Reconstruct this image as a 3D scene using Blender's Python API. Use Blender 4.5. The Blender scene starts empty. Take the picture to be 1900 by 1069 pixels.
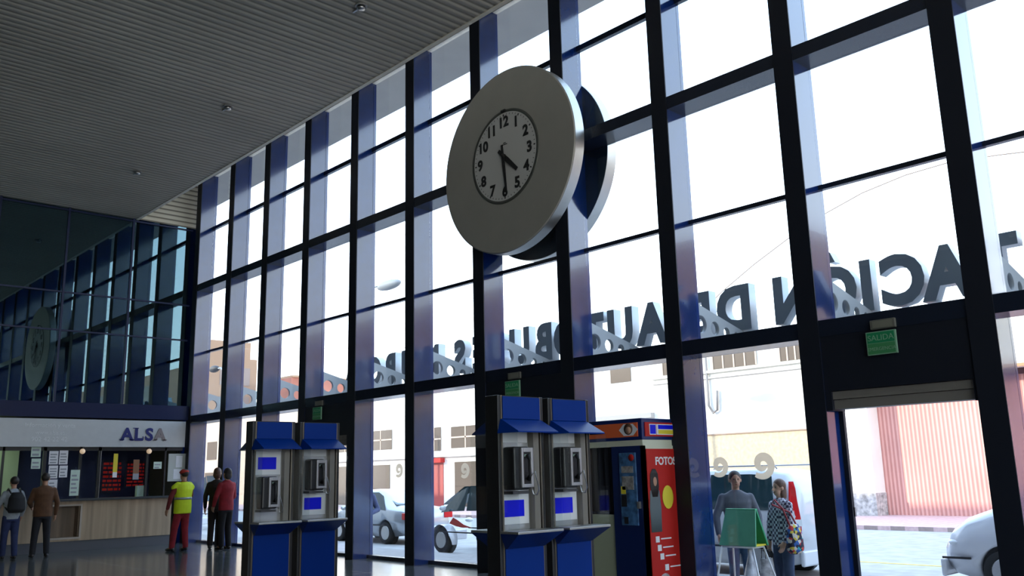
import bpy, bmesh, math, random
from mathutils import Vector, Matrix
random.seed(7)
PI = math.pi
SC = bpy.context.scene
COL = SC.collection

# ------------------------------------------------------------------ camera
S = 1.85                                    # bay width of the window wall in metres
CZ = .7787 * S                              # eye height
F, YAW, PIT, ROL = 1637.4, math.radians(43.048), math.radians(11.897), math.radians(-1.382)
fw = Vector((math.sin(YAW) * math.cos(PIT), math.cos(YAW) * math.cos(PIT), math.sin(PIT)))
r0 = Vector((math.cos(YAW), -math.sin(YAW), 0)); u0 = r0.cross(fw)
RR = r0 * math.cos(ROL) + u0 * math.sin(ROL); UU = -r0 * math.sin(ROL) + u0 * math.cos(ROL)
cam = bpy.data.cameras.new('camera'); cam.sensor_width = 36; cam.lens = 36 * F / 1900
cam.clip_end = 600
co = bpy.data.objects.new('camera', cam); COL.objects.link(co)
co.matrix_world = Matrix(((RR.x, UU.x, -fw.x, 0), (RR.y, UU.y, -fw.y, 0), (RR.z, UU.z, -fw.z, CZ), (0, 0, 0, 1)))
SC.camera = co
def ray(px, py): return fw + RR * ((px - 950) / F) + UU * ((534.5 - py) / F)
def onx(px, py, x): v = ray(px, py); return Vector((0, 0, CZ)) + v * (x / v.x)
def ony(px, py, y): v = ray(px, py); return Vector((0, 0, CZ)) + v * (y / v.y)
def onz(px, py, z): v = ray(px, py); return Vector((0, 0, CZ)) + v * ((z - CZ) / v.z)

# ------------------------------------------------------------------ sky, sun, exposure
SKY = 4.6
w = bpy.data.worlds.new('sky'); SC.world = w; w.use_nodes = True
nt = w.node_tree; nt.nodes.clear()
tc = nt.nodes.new('ShaderNodeTexCoord'); sx = nt.nodes.new('ShaderNodeSeparateXYZ')
rp = nt.nodes.new('ShaderNodeValToRGB'); bg = nt.nodes.new('ShaderNodeBackground'); ou = nt.nodes.new('ShaderNodeOutputWorld')
rp.color_ramp.elements[0].position = 0.0; rp.color_ramp.elements[0].color = (1, .97, .92, 1)
rp.color_ramp.elements[1].position = .55; rp.color_ramp.elements[1].color = (.5, .70, 1, 1)
e = rp.color_ramp.elements.new(.2); e.color = (.80, .89, 1, 1)
nt.links.new(tc.outputs['Generated'], sx.inputs[0]); nt.links.new(sx.outputs['Z'], rp.inputs[0])
nt.links.new(rp.outputs[0], bg.inputs[0]); bg.inputs[1].default_value = SKY; nt.links.new(bg.outputs[0], ou.inputs[0])
sl = bpy.data.lights.new('sun', 'SUN'); sl.energy = 5.5; sl.angle = math.radians(.6); sl.color = (1, .9, .74)
so = bpy.data.objects.new('sun', sl); COL.objects.link(so)
so.rotation_euler = Vector((1, -.9, -.44)).to_track_quat('-Z', 'Y').to_euler(); so.location = (-30, 20, 30)
SC.view_settings.view_transform = 'Standard'; SC.view_settings.look = 'None'
SC.view_settings.exposure = 0.0; SC.view_settings.gamma = 1; SC.view_settings.use_curve_mapping = False
SC.cycles.max_bounces = 8; SC.cycles.transparent_max_bounces = 24
SC.cycles.use_denoising = True

# ------------------------------------------------------------------ materials
MATS = {}
def lk(t, a, b): t.links.new(a, b)
def mat(name, col, rough=.6, metal=0, spec=.5, coat=0, noise=0, nscale=8, stretch=None, bump=0, emit=None, estr=0, ior=None, alpha=None):
    if name in MATS: return MATS[name]
    m = bpy.data.materials.new(name); m.use_nodes = True; t = m.node_tree; b = t.nodes['Principled BSDF']
    b.inputs['Base Color'].default_value = (*col, 1); b.inputs['Roughness'].default_value = rough
    b.inputs['Metallic'].default_value = metal; b.inputs['Specular IOR Level'].default_value = spec
    b.inputs['Coat Weight'].default_value = coat
    if ior: b.inputs['IOR'].default_value = ior
    if emit: b.inputs['Emission Color'].default_value = (*emit, 1); b.inputs['Emission Strength'].default_value = estr
    if noise or bump:
        co_ = t.nodes.new('ShaderNodeTexCoord'); mp = t.nodes.new('ShaderNodeMapping'); n = t.nodes.new('ShaderNodeTexNoise')
        n.inputs['Scale'].default_value = nscale; n.inputs['Detail'].default_value = 5
        if stretch: mp.inputs['Scale'].default_value = stretch
        lk(t, co_.outputs['Object'], mp.inputs[0]); lk(t, mp.outputs[0], n.inputs['Vector'])
        if noise:
            r = t.nodes.new('ShaderNodeValToRGB')
            r.color_ramp.elements[0].position = .3; r.color_ramp.elements[1].position = .7
            r.color_ramp.elements[0].color = (*[c * (1 - noise) for c in col], 1)
            r.color_ramp.elements[1].color = (*[min(1, c * (1 + noise)) for c in col], 1)
            lk(t, n.outputs[0], r.inputs[0]); lk(t, r.outputs[0], b.inputs['Base Color'])
        if bump:
            bp = t.nodes.new('ShaderNodeBump'); bp.inputs['Strength'].default_value = bump; bp.inputs['Distance'].default_value = .02
            lk(t, n.outputs[0], bp.inputs['Height']); lk(t, bp.outputs[0], b.inputs['Normal'])
    MATS[name] = m; return m
def wave_mat(name, c1, c2, scale, axis, rough=.6, bump=.5, sharp=(.4, .6), dist=0, coords='Object'):
    m = bpy.data.materials.new(name); m.use_nodes = True; t = m.node_tree; b = t.nodes['Principled BSDF']
    co_ = t.nodes.new('ShaderNodeTexCoord'); wv = t.nodes.new('ShaderNodeTexWave'); wv.bands_direction = axis
    wv.inputs['Scale'].default_value = scale; wv.inputs['Distortion'].default_value = dist
    r = t.nodes.new('ShaderNodeValToRGB'); r.color_ramp.elements[0].position, r.color_ramp.elements[1].position = sharp
    r.color_ramp.elements[0].color = (*c1, 1); r.color_ramp.elements[1].color = (*c2, 1)
    n = t.nodes.new('ShaderNodeTexNoise'); n.inputs['Scale'].default_value = .35; n.inputs['Detail'].default_value = 6
    mx = t.nodes.new('ShaderNodeMix'); mx.data_type = 'RGBA'; mx.blend_type = 'MULTIPLY'; mx.inputs['Factor'].default_value = .55
    bp = t.nodes.new('ShaderNodeBump'); bp.inputs['Strength'].default_value = bump; bp.inputs['Distance'].default_value = .02
    lk(t, co_.outputs[coords], wv.inputs[0]); lk(t, co_.outputs[coords], n.inputs['Vector']); lk(t, wv.outputs[0], r.inputs[0])
    lk(t, r.outputs[0], mx.inputs['A']); lk(t, n.outputs[0], mx.inputs['B']); lk(t, mx.outputs['Result'], b.inputs['Base Color'])
    lk(t, wv.outputs[0], bp.inputs['Height']); lk(t, bp.outputs[0], b.inputs['Normal'])
    b.inputs['Roughness'].default_value = rough; MATS[name] = m; return m
def glass(name, tint, ior=1.5, rough=0.0, refl=(1, 1, 1)):
    m = bpy.data.materials.new(name); m.use_nodes = True; t = m.node_tree; t.nodes.clear()
    o = t.nodes.new('ShaderNodeOutputMaterial'); mx = t.nodes.new('ShaderNodeMixShader'); f = t.nodes.new('ShaderNodeLayerWeight')
    tr = t.nodes.new('ShaderNodeBsdfTransparent'); g = t.nodes.new('ShaderNodeBsdfGlossy')
    pw = t.nodes.new('ShaderNodeMath'); pw.operation = 'POWER'; pw.inputs[1].default_value = 5
    ma = t.nodes.new('ShaderNodeMath'); ma.operation = 'MULTIPLY_ADD'; F0 = ((ior - 1) / (ior + 1)) ** 2
    ma.inputs[1].default_value = 1 - F0; ma.inputs[2].default_value = F0
    f.inputs['Blend'].default_value = .5; tr.inputs[0].default_value = (*tint, 1); g.inputs['Roughness'].default_value = rough
    g.inputs[0].default_value = (*refl, 1)
    lk(t, f.outputs['Facing'], pw.inputs[0]); lk(t, pw.outputs[0], ma.inputs[0])
    lk(t, ma.outputs[0], mx.inputs[0]); lk(t, tr.outputs[0], mx.inputs[1]); lk(t, g.outputs[0], mx.inputs[2]); lk(t, mx.outputs[0], o.inputs[0])
    MATS[name] = m; return m
def brick_mat(name, c1, c2, mortar, scale, bw=.5, rh=.25, msize=.02, rough=.8, coords='Object', rot=(0, 0, 0), bump=.2, spec=.5, offset=.5):
    m = bpy.data.materials.new(name); m.use_nodes = True; t = m.node_tree; b = t.nodes['Principled BSDF']
    co_ = t.nodes.new('ShaderNodeTexCoord'); mp = t.nodes.new('ShaderNodeMapping'); k = t.nodes.new('ShaderNodeTexBrick')
    mp.inputs['Rotation'].default_value = rot; k.offset = offset
    k.inputs['Color1'].default_value = (*c1, 1); k.inputs['Color2'].default_value = (*c2, 1); k.inputs['Mortar'].default_value = (*mortar, 1)
    k.inputs['Scale'].default_value = scale; k.inputs['Brick Width'].default_value = bw; k.inputs['Row Height'].default_value = rh; k.inputs['Mortar Size'].default_value = msize
    n = t.nodes.new('ShaderNodeTexNoise'); n.inputs['Scale'].default_value = 60 / 8; n.inputs['Detail'].default_value = 8
    mx = t.nodes.new('ShaderNodeMix'); mx.data_type = 'RGBA'; mx.blend_type = 'OVERLAY'; mx.inputs['Factor'].default_value = .35
    lk(t, co_.outputs[coords], mp.inputs[0]); lk(t, mp.outputs[0], k.inputs[0]); lk(t, co_.outputs[coords], n.inputs['Vector'])
    lk(t, k.outputs['Color'], mx.inputs['A']); lk(t, n.outputs['Fac'], mx.inputs['B']); lk(t, mx.outputs['Result'], b.inputs['Base Color'])
    b.inputs['Roughness'].default_value = rough; b.inputs['Specular IOR Level'].default_value = spec
    if bump:
        bp = t.nodes.new('ShaderNodeBump'); bp.inputs['Strength'].default_value = bump; bp.inputs['Distance'].default_value = .01
        lk(t, k.outputs['Fac'], bp.inputs['Height']); bp.invert = True; lk(t, bp.outputs[0], b.inputs['Normal'])
    MATS[name] = m; return m

NAVY = mat('navy_paint', (.003, .020, .115), .12, spec=.95, coat=.3, noise=.12, nscale=3)
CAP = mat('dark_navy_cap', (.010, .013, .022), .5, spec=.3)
TRANS = mat('transom_paint', (.012, .018, .034), .2, spec=.6)
CEIL = wave_mat('ceiling_slats', (.38, .345, .28), (.72, .66, .545), 2.1, 'Y', .65, .5, (.08, .3))
CREAM = mat('cream_trim', (.85, .79, .66), .5, noise=.06)
FASC = wave_mat('cream_slats', (.30, .27, .20), (1.0, .95, .76), 2.5, 'Z', .5, .6, (.1, .35))
SOFF = mat('soffit_grey', (.42, .41, .38), .7, noise=.05, nscale=2)
GLASS = glass('clear_glass', (.95, .97, .97))
DARKGLASS = glass('dark_reflective_glass', (.25, .3, .32), 2.45, 0.0, (.55, .88, 1))
BLACK = mat('black_plastic', (.012, .012, .013), .4)
BLACKM = mat('black_metal', (.014, .014, .015), .35, spec=.5)
STEEL = mat('brushed_steel', (.5, .5, .5), .35, metal=1, noise=.1, nscale=30, stretch=(1, 1, 12))
ALU = mat('satin_aluminium', (.5, .49, .46), .38, metal=.85, noise=.05, nscale=6)
CLOCKF = mat('clock_grey_metal', (.42, .41, .37), .55, metal=.25, noise=.04, nscale=2)
DIAL = mat('clock_dial_white', (.62, .62, .60), .6)
BLUE = mat('royal_blue_panel', (.0004, .028, .21), .4, spec=.12)
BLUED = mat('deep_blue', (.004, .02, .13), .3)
POSTB = mat('poster_blue', (.006, .01, .75), .4, spec=.2)
WHITE = mat('white_panel', (.78, .79, .8), .35)
PAPER = mat('paper_white', (.75, .76, .8), .8, noise=.05)
PAPERG = mat('paper_pale_green', (.55, .68, .6), .8, noise=.05)
WOOD = mat('beige_wood', (.36, .27, .18), .45, noise=.3, nscale=1.2, stretch=(7, 7, .35))
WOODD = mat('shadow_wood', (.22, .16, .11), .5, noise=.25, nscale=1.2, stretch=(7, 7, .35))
GREYSIGN = mat('grey_sign_panel', (.5, .52, .53), .35, noise=.03)
RED = mat('booth_red', (.48, .02, .015), .5, spec=.2)
ORANGE = mat('booth_orange', (.78, .15, .05), .5, spec=.2)
YELLOW = mat('yellow_print', (.75, .62, .04), .5)
CREAMB = mat('booth_cream', (.62, .64, .5), .5)
OLIVE = mat('booth_pale_green_panel', (.42, .46, .32), .25)
SKIN = mat('skin', (.42, .22, .14), .55, noise=.08)
SKINP = mat('skin_fair', (.55, .32, .22), .55, noise=.08)
HAIRD = mat('hair_dark', (.02, .013, .01), .6, noise=.4, nscale=40)
HAIRB = mat('hair_brown', (.10, .045, .025), .55, noise=.4, nscale=40)
CARW = mat('white_car_paint', (.60, .61, .64), .15, coat=.6)
CARS = mat('silver_car_paint', (.5, .53, .57), .22, metal=.5, coat=.5)
CARGL = mat('car_glass', (.02, .05, .06), .03, spec=1.0)
TYRE = mat('tyre_rubber', (.012, .012, .012), .8)
LAMPR = mat('red_lamp_lens', (.6, .01, .012), .12)
LAMPC = mat('clear_lamp_lens', (.75, .78, .8), .1)
ASPH = mat('asphalt', (.35, .34, .335), .85, noise=.15, nscale=3, bump=.2)
PAVE = brick_mat('pavement_tiles', (.29, .27, .265), (.27, .25, .245), (.22, .21, .2), 1, .4, .4, .01)
FPAVE = brick_mat('far_pavement_tiles', (.55, .38, .37), (.53, .36, .35), (.3, .22, .2), 1, .4, .4, .01)
WALLW = mat('white_render', (.80, .76, .68), .9, noise=.07, nscale=.8, bump=.1)
WALLY = brick_mat('yellow_brick', (.62, .44, .22), (.55, .38, .19), (.58, .46, .3), 1, .25, .08, .008, rot=(PI / 2, 0, PI / 2))
STONE = mat('speckled_stone', (.42, .40, .38), .8, noise=.5, nscale=7)
GATE = wave_mat('red_corrugated', (.70, .30, .25), (.95, .50, .42), 2.2, 'Y', .55, .7, (.2, .8))
BRICKT = mat('tan_building', (.34, .22, .14), .9, noise=.06, nscale=.3)
ROOFR = mat('terracotta_wall', (.34, .13, .09), .9, noise=.2, nscale=.5)
WIN = mat('shop_glass', (.13, .095, .07), .2)
LETTER = mat('letter_grey', (.24, .28, .31), .5)
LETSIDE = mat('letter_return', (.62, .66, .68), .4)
FROST = bpy.data.materials.new('frosted_decal'); FROST.use_nodes = True; _t = FROST.node_tree; _t.nodes.clear()
_o = _t.nodes.new('ShaderNodeOutputMaterial'); _m = _t.nodes.new('ShaderNodeMixShader'); _a = _t.nodes.new('ShaderNodeBsdfTranslucent'); _b = _t.nodes.new('ShaderNodeBsdfTransparent')
_a.inputs[0].default_value = (.8, .72, .62, 1); _b.inputs[0].default_value = (.6, .54, .46, 1); _m.inputs[0].default_value = .62
_t.links.new(_b.outputs[0], _m.inputs[1]); _t.links.new(_a.outputs[0], _m.inputs[2]); _t.links.new(_m.outputs[0], _o.inputs[0])
GREEN = mat('exit_green', (.01, .20, .08), .5, emit=(.02, .4, .15), estr=.03)
WHTXT = mat('exit_white', (.22, .42, .28), .5)
LED = mat('led_red', (.2, .005, .005), .5, emit=(1, .03, .02), estr=.09)
FLOORM = brick_mat('terrazzo_floor', (.085, .09, .09), (.078, .083, .085), (.20, .2, .19), 1, 2.0, 2.0, .03, rough=.13, bump=0, spec=.75, offset=0)
DARKW = mat('dark_wall', (.035, .033, .03), .8)
GREENW = mat('pale_green_wall', (.30, .36, .26), .8)

# ------------------------------------------------------------------ mesh helpers
class MB:
    def __init__(s): s.v = []; s.f = []; s.sm = []
    def add(s, vs, fs, smooth=False):
        o = len(s.v); s.v += [tuple(p) for p in vs]; s.f += [tuple(i + o for i in f) for f in fs]; s.sm += [smooth] * len(fs); return s
    def box(s, x0, x1, y0, y1, z0, z1):
        if x0 > x1: x0, x1 = x1, x0
        if y0 > y1: y0, y1 = y1, y0
        if z0 > z1: z0, z1 = z1, z0
        v = [(x, y, z) for x in (x0, x1) for y in (y0, y1) for z in (z0, z1)]
        return s.add(v, [(0, 1, 3, 2), (4, 6, 7, 5), (0, 4, 5, 1), (2, 3, 7, 6), (0, 2, 6, 4), (1, 5, 7, 3)])
    def hexa(s, a, b):          # two quads (lists of four points) bridged
        return s.add(list(a) + list(b), [(3, 2, 1, 0), (4, 5, 6, 7)] + [(i, (i + 1) % 4, 4 + (i + 1) % 4, 4 + i) for i in range(4)])
    def prism(s, pts, d):       # planar polygon extruded by vector d
        n = len(pts); p = [Vector(q) for q in pts]; d = Vector(d)
        return s.add(p + [q + d for q in p], [tuple(range(n - 1, -1, -1)), tuple(range(n, 2 * n))] + [(i, (i + 1) % n, n + (i + 1) % n, n + i) for i in range(n)])
    def tube(s, path, r, n=8):
        path = [Vector(p) for p in path]; m = len(path); rs = r if isinstance(r, (list, tuple)) else [r] * m; vs = []; fs = []
        up = Vector((0, 0, 1))
        for i, p in enumerate(path):
            t = (path[min(i + 1, m - 1)] - path[max(i - 1, 0)]).normalized()
            a = t.cross(up if abs(t.z) < .95 else Vector((1, 0, 0))).normalized(); b = a.cross(t)
            vs += [p + (a * math.cos(2 * PI * k / n) + b * math.sin(2 * PI * k / n)) * rs[i] for k in range(n)]
        for i in range(m - 1):
            fs += [(i * n + k, i * n + (k + 1) % n, (i + 1) * n + (k + 1) % n, (i + 1) * n + k) for k in range(n)]
        fs += [tuple(range(n - 1, -1, -1)), tuple(range((m - 1) * n, m * n))]
        return s.add(vs, fs, True)
    def lathe(s, prof, c, axis, n=48, smooth=True):    # prof: (radius, distance along axis)
        ax = Vector(axis).normalized(); a = ax.orthogonal().normalized(); b = ax.cross(a); c = Vector(c); vs = []; fs = []; m = len(prof)
        for r, h in prof: vs += [c + ax * h + (a * math.cos(2 * PI * k / n) + b * math.sin(2 * PI * k / n)) * r for k in range(n)]
        for i in range(m - 1):
            fs += [(i * n + k, i * n + (k + 1) % n, (i + 1) * n + (k + 1) % n, (i + 1) * n + k) for k in range(n)]
        s.add(vs, fs, smooth)
        if prof[0][0] > 1e-5: s.add(vs[:n], [tuple(range(n - 1, -1, -1))])
        if prof[-1][0] > 1e-5: s.add(vs[-n:], [tuple(range(n))])
        return s
    def ell(s, c, r, n=14, m=9):
        c = Vector(c); vs = []; fs = []
        for i in range(m + 1):
            t = PI * i / m
            vs += [c + Vector((r[0] * math.sin(t) * math.cos(2 * PI * k / n), r[1] * math.sin(t) * math.sin(2 * PI * k / n), r[2] * math.cos(t))) for k in range(n)]
        for i in range(m): fs += [(i * n + k, (i + 1) * n + k, (i + 1) * n + (k + 1) % n, i * n + (k + 1) % n) for k in range(n)]
        return s.add(vs, fs, True)
    def cap(s, a, b, ra, rb, n=12):      # tapered limb with round ends
        s.tube([a, b], [ra, rb], n); s.ell(a, (ra,) * 3, n, 8); s.ell(b, (rb,) * 3, n, 8); return s
    def loft(s, rings, n=20):            # rings: (centre, rx, ry) stacked along z
        vs = []; fs = []
        for c, rx, ry in rings: vs += [Vector(c) + Vector((rx * math.cos(2 * PI * k / n), ry * math.sin(2 * PI * k / n), 0)) for k in range(n)]
        for i in range(len(rings) - 1): fs += [(i * n + k, i * n + (k + 1) % n, (i + 1) * n + (k + 1) % n, (i + 1) * n + k) for k in range(n)]
        fs += [tuple(range(n - 1, -1, -1)), tuple(range((len(rings) - 1) * n, len(rings) * n))]
        return s.add(vs, fs, True)
    def build(s, name, m, parent=None, bevel=0, org=None):
        me = bpy.data.meshes.new(name); o = Vector(org) if org is not None else Vector((0, 0, 0))
        me.from_pydata([tuple(Vector(p) - o) for p in s.v], [], s.f); me.update()
        bm = bmesh.new(); bm.from_mesh(me); bmesh.ops.recalc_face_normals(bm, faces=bm.faces); bm.to_mesh(me); bm.free()
        me.polygons.foreach_set('use_smooth', s.sm); me.materials.append(m)
        ob = bpy.data.objects.new(name, me); COL.objects.link(ob); ob.location = o
        if parent is not None: ob.parent = parent
        if bevel:
            b = ob.modifiers.new('b', 'BEVEL'); b.width = bevel; b.segments = 2; b.limit_method = 'ANGLE'
        return ob
def tag(o, label=None, cat=None, group=None, kind=None):
    if label: o['label'] = label
    if cat: o['category'] = cat
    if group: o['group'] = group
    if kind: o['kind'] = kind
    return o
def thing(name, loc, label, cat, group=None, rz=0):
    o = bpy.data.objects.new(name, None); COL.objects.link(o); o.location = loc; o.rotation_euler = (0, 0, rz); o.empty_display_size = .2
    return tag(o, label, cat, group)
def struct(name, mb, m, parent=None, bevel=0):
    o = mb.build(name, m, parent, bevel)
    if parent is None: o['kind'] = 'structure'
    return o
def sempty(name, loc=(0, 0, 0)):
    o = bpy.data.objects.new(name, None); COL.objects.link(o); o.location = loc; o['kind'] = 'structure'; o.empty_display_size = .2; return o
def relink(child, parent):               # parent keeping world place (parent has no rotation)
    child.parent = parent; child.location = Vector(child.location) - Vector(parent.location); return child
def text_obj(txt, size, ext, m, name, parent=None, off=0, align='CENTER', sx_=1):
    cu = bpy.data.curves.new('t', 'FONT'); cu.body = txt; cu.size = size; cu.extrude = ext; cu.offset = off; cu.align_x = align; cu.align_y = 'BOTTOM_BASELINE'; cu.resolution_u = 4
    to = bpy.data.objects.new('t', cu); COL.objects.link(to)
    me = bpy.data.meshes.new_from_object(to.evaluated_get(bpy.context.evaluated_depsgraph_get())); bpy.data.objects.remove(to)
    me.name = name; me.materials.clear(); me.materials.append(m)
    for v in me.vertices: v.co.x *= sx_
    o = bpy.data.objects.new(name, me); COL.objects.link(o)
    if parent is not None: o.parent = parent
    return o
def face(o, origin, right, up):          # orient text: local x -> right, y -> up
    r_ = Vector(right).normalized(); u_ = Vector(up).normalized(); n_ = r_.cross(u_)
    o.matrix_local = Matrix(((r_.x, u_.x, n_.x, origin[0]), (r_.y, u_.y, n_.y, origin[1]), (r_.z, u_.z, n_.z, origin[2]), (0, 0, 0, 1)))
    return o
def evald(o):                            # bake modifiers
    me = bpy.data.meshes.new_from_object(o.evaluated_get(bpy.context.evaluated_depsgraph_get())); o.modifiers.clear(); o.data = me; return o
def remesh(mb, name, m, parent, vox=.012, smooth=3):
    o = mb.build(name, m, parent)
    r = o.modifiers.new('r', 'REMESH'); r.mode = 'VOXEL'; r.voxel_size = vox; r.use_smooth_shade = True
    q = o.modifiers.new('s', 'SMOOTH'); q.iterations = smooth; q.factor = .5
    evald(o); o.data.materials.clear(); o.data.materials.append(m); return o

# ------------------------------------------------------------------ room shell
Xf, Xg, Xc = 4.9146 * S, 5.1093 * S, 4.1331 * S
Y0, B = 11.5946 * S, .1353 * S
zC = 7.899; zT = 9.62
L = 21.88
T1t, T1b, t2t, t2b, T2t, T2b, t3t, t3b = 3.027, 2.8425, 4.6737, 4.6167, 6.3357, 6.1616, 7.9125, 7.8227
XW, YB = -9.0, -9.0
struct('floor', MB().box(XW, 9.62, YB, 24.4, -.3, 0), FLOORM)
struct('ceiling', MB().box(XW, Xc, YB, L + .05, zC, zC + .25), CEIL)
struct('trim_1', MB().box(Xc - .01, Xc + .06, YB, L, zC - .012, zC + .27), CREAM)
struct('ceiling', MB().box(Xc - .3, 9.6, YB, L + .3, zT, zT + .2), SOFF)
struct('wall_left', MB().box(XW - .3, XW, YB, 24.7, -.3, zT), DARKW)
struct('wall_front', MB().box(XW, 9.62, YB - .3, YB, -.3, .9).box(XW, 9.62, YB - .3, YB, 7.6, zT).box(XW, XW + .6, YB - .3, YB, .9, 7.6).box(9.0, 9.62, YB - .3, YB, .9, 7.6), DARKW)
wf_ = sempty('window_30', (0, YB - .1, 0))  # end glazing added out of view to let fill light into the hall
MB().box(XW + .6, 9.0, 0, .012, .9, 7.6).build('pane', GLASS, wf_)
for i_ in range(8): MB().box(XW + .6 + i_ * 2.35 - .05, XW + .6 + i_ * 2.35 + .05, -.1, .12, .9, 7.6).build('mullion', CAP, wf_)
struct('wall_right', MB().box(Xf, 9.62, YB, -2.62, -.3, zT), DARKW)
struct('wall_far', MB().box(XW, 9.62, 24.4, 24.7, -.3, zT), DARKW)
struct('wall_corner', MB().box(Xf + .1, 9.62, L + .1, 24.4, 0, zT).box(XW, Xf + .1, L + .1, L + .2, zC - .05, zT), DARKW)
struct('wall_beyond', MB().box(XW, 9.6, 24.75, 75, -.3, zT + .2), SOFF)
struct('roof', MB().box(XW - .3, Xc - .28, YB - .3, 24.7, zT, zT + .2), DARKW)
struct('trim_2', MB().box(Xc + .06, Xg + .02, L, L + .12, zC + .005, zT), FASC)
struct('trim_3', MB().box(Xg - .04, Xg + .06, -2.6, L, 9.30, 9.6), CREAM)
struct('ceiling', MB().box(9.56, 10.68, YB, 24.7, 9.36, 9.75), SOFF)
struct('trim_4', MB().box(9.42, 9.62, -2.62, 24.4, -.42, .05), CAP)

# window wall
MY = {0: Y0, 1: 19.54, 2: 17.75, 3: 15.94, 4: 14.11, 5: 12.27, 6: 10.407, 7: 8.508, 8: 6.63, 9: 4.774, 10: 2.957}
for k in range(11, 14): MY[k] = Y0 - k * S
DOORS = {4, 7, 10}                        # bays with an entrance
for k in range(0, 14):
    t_ = sempty('trim_%d' % (k + 5), (Xf, MY[k], 0))
    o = MB().box(.014, Xg + .07 - Xf, 0, B, -.0, zT).build('post', NAVY, t_)
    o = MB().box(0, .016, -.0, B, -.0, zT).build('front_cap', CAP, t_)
for k in range(1, 14):
    n, y1, y0 = k, MY[k - 1], MY[k] + B
    W = sempty('window_%d' % n, (Xg, y0, 0)); w_ = y1 - y0
    dx = Xf + .012 - Xg
    for za, zb in ((T1b, T1t), (T2b, T2t)):
        MB().box(dx, .05, 0, w_, za, zb).build('transom', TRANS, W)
    for za, zb in ((t2b, t2t), (t3b, t3t)):
        MB().box(-.028, .045, 0, w_, za, zb).build('glazing_bar', TRANS, W)
    for za, zb in ((T1t, T2b), (T2t, 9.32)) + (() if k in DOORS else ((.05, T1b),)):
        MB().box(.0, .012, 0, w_, za, zb).build('pane', GLASS, W)
    if k not in DOORS:
        MB().box(-.06, .06, 0, w_, 0, .06).build('sill', TRANS, W)
# entrances: lintel, roller shutter box, open doorway
for j, k in enumerate(sorted(DOORS)):
    y1, y0 = MY[k - 1], MY[k] + B
    D = sempty('door_%d' % (j + 1), (Xf, y0, 0)); w_ = y1 - y0
    MB().box(.02, .30, 0, w_, 2.24, T1b).build('lintel', CAP, D)
    MB().box(.02, .30, w_ - .07, w_, 2.03, 2.24).box(.02, .30, 0, .03, 2.03, 2.24).build('bracket', CAP, D)
    sb = MB().box(.05, .26, .03, w_ - .07, 2.15, 2.235).box(.07, .24, .03, w_ - .07, 2.045, 2.145)
    sb.box(.045, .05, .2, w_ - .25, 2.18, 2.215).build('shutter_box', mat('shutter_grey', (.20, .185, .165), .5), D)
    o = MB().box(.28, .33, 0, .05, 0, 2.05).box(.28, .33, w_ - .05, w_, 0, 2.05).build('door_frame', CAP, D)
    MB().box(.30, .36, w_ - .05, w_ - .035, .9, 1.0).build('door_catch', STEEL, D)

# green exit signs hung under the transom above each entrance
for k, (yc, lab) in {4: (15.40, 'small green exit sign above the farthest entrance, behind the left pair of payphones'),
                     7: (9.75, 'green exit sign above the middle entrance, just over the nearer payphone columns'),
                     10: (4.07, 'green exit sign above the open doorway with the red gate outside')}.items():
    t_ = thing('exit_sign', (Xf - .02, yc, 2.57), lab, 'sign', 'green exit signs over the entrances')
    MB().box(-.012, .012, -.16, .16, 0, .245).build('sign_panel', WHTXT, t_, .003)
    MB().box(-.016, -.011, -.145, .145, .125, .235).build('upper_field', GREEN, t_)
    MB().box(-.016, -.011, -.145, .145, .01, .12).build('lower_field', mat('exit_green_pale', (.05, .24, .09), .5, emit=(.05, .35, .12), estr=.02), t_)
    for s_, z_, txt in ((.085, .15, 'SALIDA'), (.05, .045, 'EMERGENCIA')):
        face(text_obj(txt, s_, .001, WHTXT, 'lettering', t_), (-.018, 0, z_), (0, -1, 0), (0, 0, 1))
    MB().box(0, .05, -.16, .11, .27, .37).build('emergency_lamp', mat('lamp_housing', (.13, .13, .11), .5), t_, .008)
    MB().box(-.004, .0, -.13, .08, .285, .355).build('lamp_diffuser', mat('lamp_diffuser', (.2, .2, .16), .4), t_)

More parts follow.
